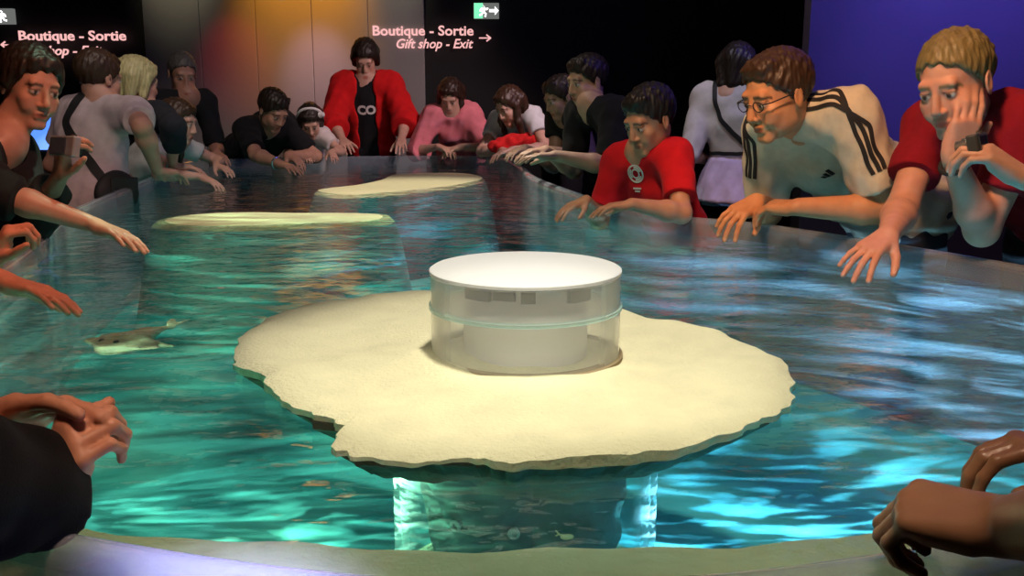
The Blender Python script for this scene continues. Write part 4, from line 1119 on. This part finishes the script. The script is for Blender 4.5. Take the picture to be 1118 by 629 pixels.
for dx, dy, w in ((0, -.052, .034), (0, -.062, .022)):
    v_ = [(dx + sx * w / 2, dy + sy * .003, z) for z in (0, .001) for sx, sy in ((-1, -1), (1, -1), (1, 1), (-1, 1))]
    decal('shirt_print', v_, [(4, 5, 6, 7), (0, 1, 5, 4), (1, 2, 6, 5), (2, 3, 7, 6), (3, 0, 4, 7), (3, 2, 1, 0)], o_, ex, ey, b, wm, q['root'])
# lettering on the black T-shirt
q = PEOPLE['red_jacket']; b = surf(q['top'])
v_, f_ = text_mesh('CO', .085, .004, 0, .0005, 'CENTER')
v_ = [(p[0], p[1], p[2]) for p in v_]
decal('shirt_lettering', v_, f_, q['TP'](-.005, .14, .60), unit(-q['right']), q['up'], b, wm, q['root'])
# shoulder bag over the pale T-shirt
q = PEOPLE['tshirt_back']; b = surf(q['top'])
bag = thing('shoulder_bag', 'black bag on a diagonal strap across the back of the pale T-shirt', 'bag', tuple(q['TP'](.20, -.08, .05)))
ns = q['mid'] - q['right'] * .055 + q['up'] * .10
m_bag = mat_simple('black_webbing', (.012, .012, .013), rough=.7, bump=.3)
ribbon('strap', b, [q['TP'](-.10, .14, .80), ns, q['TP'](-.02, -.16, .84), q['TP'](.08, -.17, .52), q['TP'](.19, -.10, .16)], .042, m_bag, bag, lift=.003, n=60, th=.004)
bc = q['TP'](.215, -.07, .04); Rb = q['T'].T
vb, fb = mesh_field([ell(bc, q['T'], V(.05, .12, .10), .02), ell(bc + q['up'] * -.01, q['T'], V(.045, .13, .085), .02)], .008)
mesh_np('body', vb, fb, m_bag, bag)
MB().box(bc + q['right'] * .043 + q['up'] * .035, (.012, .17, .07), Rb).build('flap', m_bag, bag, bevel=.006)
# bag strap on the person in the lavender skirt
q = PEOPLE['skirt_back']; b = surf(q['top'])
bag2 = thing('bag_strap', 'dark strap crossing the back of the pale top above the lavender skirt', 'strap', tuple(q['mid']))
ribbon('strap', b, [q['mid'] - q['right'] * .07 + q['up'] * .10, q['TP'](-.07, -.14, .80), q['TP'](.04, -.16, .55), q['TP'](.15, -.13, .28)], .022, m_bag, bag2, lift=.003, n=40, th=.004)
ribbon('waist_belt', b, [q['TP'](-.13, -.05, .37), q['TP'](-.07, -.14, .36), q['TP'](.05, -.15, .36), q['TP'](.14, -.05, .37)], .018, m_bag, bag2, lift=.003, n=30, th=.004)
# watches and bracelet
def watch(q, side, label, band, face):
    _, e, w, _ = q['J'][side]; d = unit(w - e); c = w - d * .022
    u = unit(np.cross(d, V(.3, .9, .2))); r = .0345 * q['s']; v2 = np.cross(d, u)
    o = MB().tube([c + r * (math.cos(t) * u + math.sin(t) * v2) for t in np.linspace(0, 2 * math.pi, 25)[:-1]], .0065, 8, closed=True).build('watch', band, q['root'], smooth=True)
    n_ = unit(V(-.5, -.85, .2) - d * np.dot(V(-.5, -.85, .2), d)); k = c + n_ * (r + .003)
    f = MB().tube([k - n_ * .006, k + n_ * .007], .019, 20).build('dial', face, None, smooth=True); f.parent = o; f.matrix_parent_inverse = Matrix.Translation(q['root'].location).inverted()
m_steel = mat_simple('watch_steel', (.6, .6, .62), rough=.25, metal=.9)
watch(PEOPLE['maroon'], 'L', '', cm, m_grey)
watch(PEOPLE['black_lean'], 'R', '', m_steel, m_steel)
# hairband on the small child
q = PEOPLE['child_white']; R = q['R']
MB().tube([q['head'] + R.T @ (q['hs'] * V(.094 * math.sin(t), -.005 + .02 * math.cos(t), .035 + .096 * math.cos(t))) for t in np.linspace(-1.6, 1.6, 21)], .009, 8).build('hairband', wm, q['root'], smooth=True)
MB().tube([q['head'] + R.T @ (q['hs'] * V(-.075, .04, .085)), q['head'] + R.T @ (q['hs'] * V(-.10, .05, .10))], [.022, .014], 10).build('hair_bow', wm, q['root'], smooth=True)
# cameras
def camera_body(label, c, look, up, s=1.0, body=None):
    R = frame_from(look, up); r, f_, u = R
    root = thing('compact_camera', label, 'camera', tuple(c)); Rt = R.T
    MB().box(c, (.095 * s, .026 * s, .058 * s), Rt).build('body', body, root, bevel=.004)
    MB().tube([c + f_ * .012 * s, c + f_ * .030 * s, c + f_ * .031 * s, c + f_ * .045 * s], [.025 * s, .025 * s, .021 * s, .021 * s], 24).build('lens', m_grey, root, smooth=True)
    MB().box(c - f_ * .0145 * s - r * .012 * s, (.062 * s, .004, .046 * s), Rt).build('screen', M['camscreen'], root, bevel=.001)
    MB().tube([c + u * .028 * s + r * .03 * s, c + u * .035 * s + r * .03 * s], .007 * s, 14).build('shutter_button', m_steel, root, smooth=True)
    MB().box(c + f_ * .0135 * s + u * .018 * s - r * .03 * s, (.016 * s, .003, .009 * s), Rt).build('flash', wm, root)
M['camscreen'] = mat_simple('camera_screen', (.05, .06, .08), rough=.15)
m_silver = mat_simple('silver_camera', (.60, .60, .62), rough=.3, metal=.7)
camera_body('silver compact camera held up by the person in black at the left', P(71, 160, 2.74), V(.42, .9, -.25), V(0, 0, 1), 1.0, m_silver)
camera_body('dark small camera held up by the pale hand at the right edge', P(1068, 160, 1.97), V(-.75, .6, -.25), V(0, 0, 1), .9, m_grey)
# red folded cloth by the crossed arms
rc = P(563, 157, 5.98)
vv, ff = mesh_field([cone(rc + V(-.12, 0, -.015), rc + V(.10, .02, .02), .045, .04, .03), cone(rc + V(-.05, .03, .02), rc + V(.09, .05, .03), .035, .03, .03)], .008)
vv = vv + vnormals(vv, ff) * (.007 * waves(vv, 31, .06))[:, None]
o = mesh_np('cloth_bundle', vv, ff, M['cloth'], None, np.tile((.62, .02, .02), (len(vv), 1)))
tag(o, 'red bundled cloth under the chin of the person with crossed forearms', 'cloth')
# ------------------------------------------------------------------ room lamps and added fill lights
def aim(o, p):
    d = Vector(p) - o.location; o.rotation_euler = d.to_track_quat('-Z', 'Y').to_euler()
def spot(name, loc, to, col, e, ang=40, blend=.6, r=.06, gobo=None):
    l = bpy.data.lights.new(name, 'SPOT'); l.energy = e; l.color = col; l.spot_size = math.radians(ang); l.spot_blend = blend; l.shadow_soft_size = r
    o = bpy.data.objects.new(name, l); COL.objects.link(o); o.location = loc; aim(o, to)
    if gobo:
        z_ = -(Vector(to) - Vector(loc)).normalized(); y_ = z_.cross(Vector((1, 0, 0))).normalized(); x_ = y_.cross(z_)
        o.rotation_euler = Matrix((x_, y_, z_)).transposed().to_euler()
        l.use_nodes = True; nt = l.node_tree; em = nt.nodes.get('Emission')
        tc = N(nt, 'ShaderNodeTexCoord'); sp = N(nt, 'ShaderNodeSeparateXYZ'); nt.links.new(tc.outputs['Normal'], sp.inputs[0])
        cx = N(nt, 'ShaderNodeCombineXYZ')
        for i, a in enumerate('XY'):
            dv = N(nt, 'ShaderNodeMath', operation='DIVIDE'); nt.links.new(sp.outputs[a], dv.inputs[0]); nt.links.new(sp.outputs['Z'], dv.inputs[1])
            ml = N(nt, 'ShaderNodeMath', operation='MULTIPLY'); ml.inputs[1].default_value = gobo['scale'][i]
            nt.links.new(dv.outputs[0], ml.inputs[0]); nt.links.new(ml.outputs[0], cx.inputs[i])
        nz = N(nt, 'ShaderNodeTexNoise', Scale=1.0, Detail=3.0); nz.inputs['Distortion'].default_value = 1.2
        nt.links.new(cx.outputs[0], nz.inputs['Vector'])
        mr = N(nt, 'ShaderNodeMapRange'); mr.inputs[1].default_value = gobo.get('lo', .42); mr.inputs[2].default_value = gobo.get('hi', .68)
        mr.inputs[3].default_value = gobo.get('min', .18); mr.inputs[4].default_value = gobo.get('max', 2.2)
        nt.links.new(nz.outputs['Fac'], mr.inputs[0]); nt.links.new(mr.outputs[0], em.inputs['Strength'])
    return o
def area(name, loc, to, col, e, sx, sy):
    l = bpy.data.lights.new(name, 'AREA'); l.shape = 'RECTANGLE'; l.size = sx; l.size_y = sy; l.energy = e; l.color = col
    o = bpy.data.objects.new(name, l); COL.objects.link(o); o.location = loc; aim(o, to); return o
# island and lid
spot('island_spot', (.15, 1.5, 3.2), (AX[0], AX[1], .9), (1, .93, .80), 260, 30, .5, .10)
spot('far_sand_spot', (-.6, 4.4, 3.2), (-.7, 4.1, .84), (1, .92, .74), 80, 40, .6, .1)
# pool lights; noise in their emission stands in for ripple caustics
spot('ripple_back', (-.8, 3.6, 3.2), (-.8, 3.3, BED_Z), (.60, 1, .66), 165, 56, .8, .02, dict(scale=(5, 20), min=.2, max=2.4, lo=.44, hi=.66))
spot('blue_back_right', (.5, 2.2, 3.2), (.75, 2.45, BED_Z), (.25, .45, 1), 18, 30, .9, .02, dict(scale=(5, 20), min=.2, max=2.4, lo=.44, hi=.66))
GL = dict(scale=(3.0, 26), min=.14, max=4.2, lo=.49, hi=.70); GR = dict(scale=(3.0, 26), min=.09, max=7.5, lo=.50, hi=.70)
def under(x, dy=-.072): return (x, ledge_y(x) + dy, LEDGE_Z - .0195)
spot('added_ripple_left', under(-.58), (-.66, 1.9, .52), (.60, 1, .68), 80, 116, .6, .002, GL)  # added light hidden under the lip, throws green streaks over the bed
spot('added_ripple_right', under(.62), (.72, 1.62, .46), (.36, .70, 1), 120, 104, .6, .002, GR)  # its blue counterpart, also added and unseen
spot('added_bed_fill_left', (-1.12, 1.95, .80), (-.66, 1.97, .40), (.60, 1, .72), 13, 76, .6, .01, GL)  # added fill below the water on the left, no fixture there
spot('added_bed_fill_right', (1.34, 1.95, .80), (.88, 1.95, .40), (.30, .55, 1), 2, 76, .6, .01, GR)  # added weak blue fill on the right, likewise without a fixture
spot('drum_front_fill', (.1, -.25, 2.5), (AX[0], AX[1] - .1, .95), (1, .94, .86), 95, 9, .5, .04)  # narrow fill added from the viewer's side to brighten the drum wall
spot('sandbank_fill', (-.3, 5.2, 3.2), (-.5, 4.65, .84), (1, .92, .74), 300, 50, .7, .1)  # added to brighten the far sandbank
spot('ledge_spot', (0, .5, 3.2), (0, 1.25, BED_Z), (1, .93, .68), 95, 30, .8, .1)
spot('added_cylinder_fill', under(.02), (AX[0], 1.45, .66), (.75, 1, .92), 5, 90, .7, .02)  # added under the lip to light the cylinder front
# visitors
spot('warm_right', (.2, 1.5, 2.7), (1.12, 2.7, 1.15), (1, .52, .27), 175, 52, .7, .12)
spot('warm_boy', (-.3, 2.2, 3.1), (.6, 3.6, 1.1), (1, .66, .42), 110, 34, .7, .12)
spot('red_left', (-.2, 1.7, 2.9), (-1.42, 2.65, 1.2), (1, .40, .24), 150, 54, .7, .12)
spot('pink_far', (1.2, 4.4, 3.1), (-.5, 6.8, 1.15), (1, .72, .66), 260, 44, .7, .15)
spot('far_left', (-1.0, 3.8, 3.2), (-2.0, 5.6, 1.2), (1, .80, .70), 75, 52, .7, .15)
spot('back_tshirt', (-1.4, 2.2, 3.2), (-1.95, 4.3, 1.1), (1, .82, .78), 75, 34, .7, .15)
spot('skirt_spot', (1.0, 3.4, 3.2), (1.1, 4.8, 1.0), (.86, .84, 1), 70, 30, .7, .12)
# near hands and rim
spot('near_hands', (-.1, .5, 2.6), (-.45, .95, .95), (1, .56, .36), 52, 22, .7, .1)
spot('near_right_hands', (.3, .6, 2.7), (.52, .9, .95), (1, .66, .46), 42, 26, .7, .1)
spot('violet_rim', (.05, .12, 2.0), (-.26, .85, .9), (.46, .40, 1), 420, 12, .7, .05)
# wall washes
spot('wall_orange', (-1.66, 7.3, 3.25), (-1.70, 8.2, 2.22), (1, .38, .03), 230, 54, .9, .05)
spot('wall_white_left', (-2.7, 7.4, 3.25), (-2.72, 8.2, 2.35), (1, .85, .55), 48, 40, .9, .05)
spot('wall_white_right', (-.95, 7.4, 3.25), (-.98, 8.2, 2.35), (1, .80, .62), 45, 38, .9, .05)
spot('wall_violet', (-1.6, 6.6, 2.9), (-1.60, 8.2, 1.38), (.88, .60, .98), 70, 22, 1, .05)
spot('wall_red', (-2.3, 6.6, 2.9), (-2.28, 8.2, 1.50), (1, .05, .09), 40, 22, .9, .05)
area('blue_wash', (2.4, 4.2, 3.1), (2.3, 5.25, 1.9), (.16, .10, 1), 16, 1.8, .2)
spot('blue_pool_right', (2.2, 4.2, 2.9), (2.35, 5.25, 1.35), (.26, .18, 1), 34, 56, .9, .1)
spot('tall_fill', (-.2, 3.3, 3.2), (.55, 4.9, 1.3), (1, .78, .62), 55, 30, .8, .1)  # added fill to bring out the tall visitor's face

w = bpy.data.worlds.new('dark_room'); bpy.context.scene.world = w; w.use_nodes = True
w.node_tree.nodes['Background'].inputs[0].default_value = (.5, .45, .5, 1); w.node_tree.nodes['Background'].inputs[1].default_value = .02
area('ceiling_glow', (0, 3.5, 3.25), (0, 3.5, 0), (.9, .85, 1), 5, 4, 5)

cd = bpy.data.cameras.new('camera'); co = bpy.data.objects.new('camera', cd); COL.objects.link(co)
co.location = Vector(CAM); co.rotation_euler = (math.pi / 2 - TH, 0, 0)
cd.sensor_width = 36; cd.lens = 36 * F_PX / W_PX; cd.clip_start = .02
sc = bpy.context.scene; sc.camera = co
sc.view_settings.view_transform = 'Standard'; sc.view_settings.look = 'None'; sc.view_settings.gamma = 1; sc.view_settings.use_curve_mapping = False
sc.view_settings.exposure = 0.0

sc.cycles.transparent_max_bounces = 24
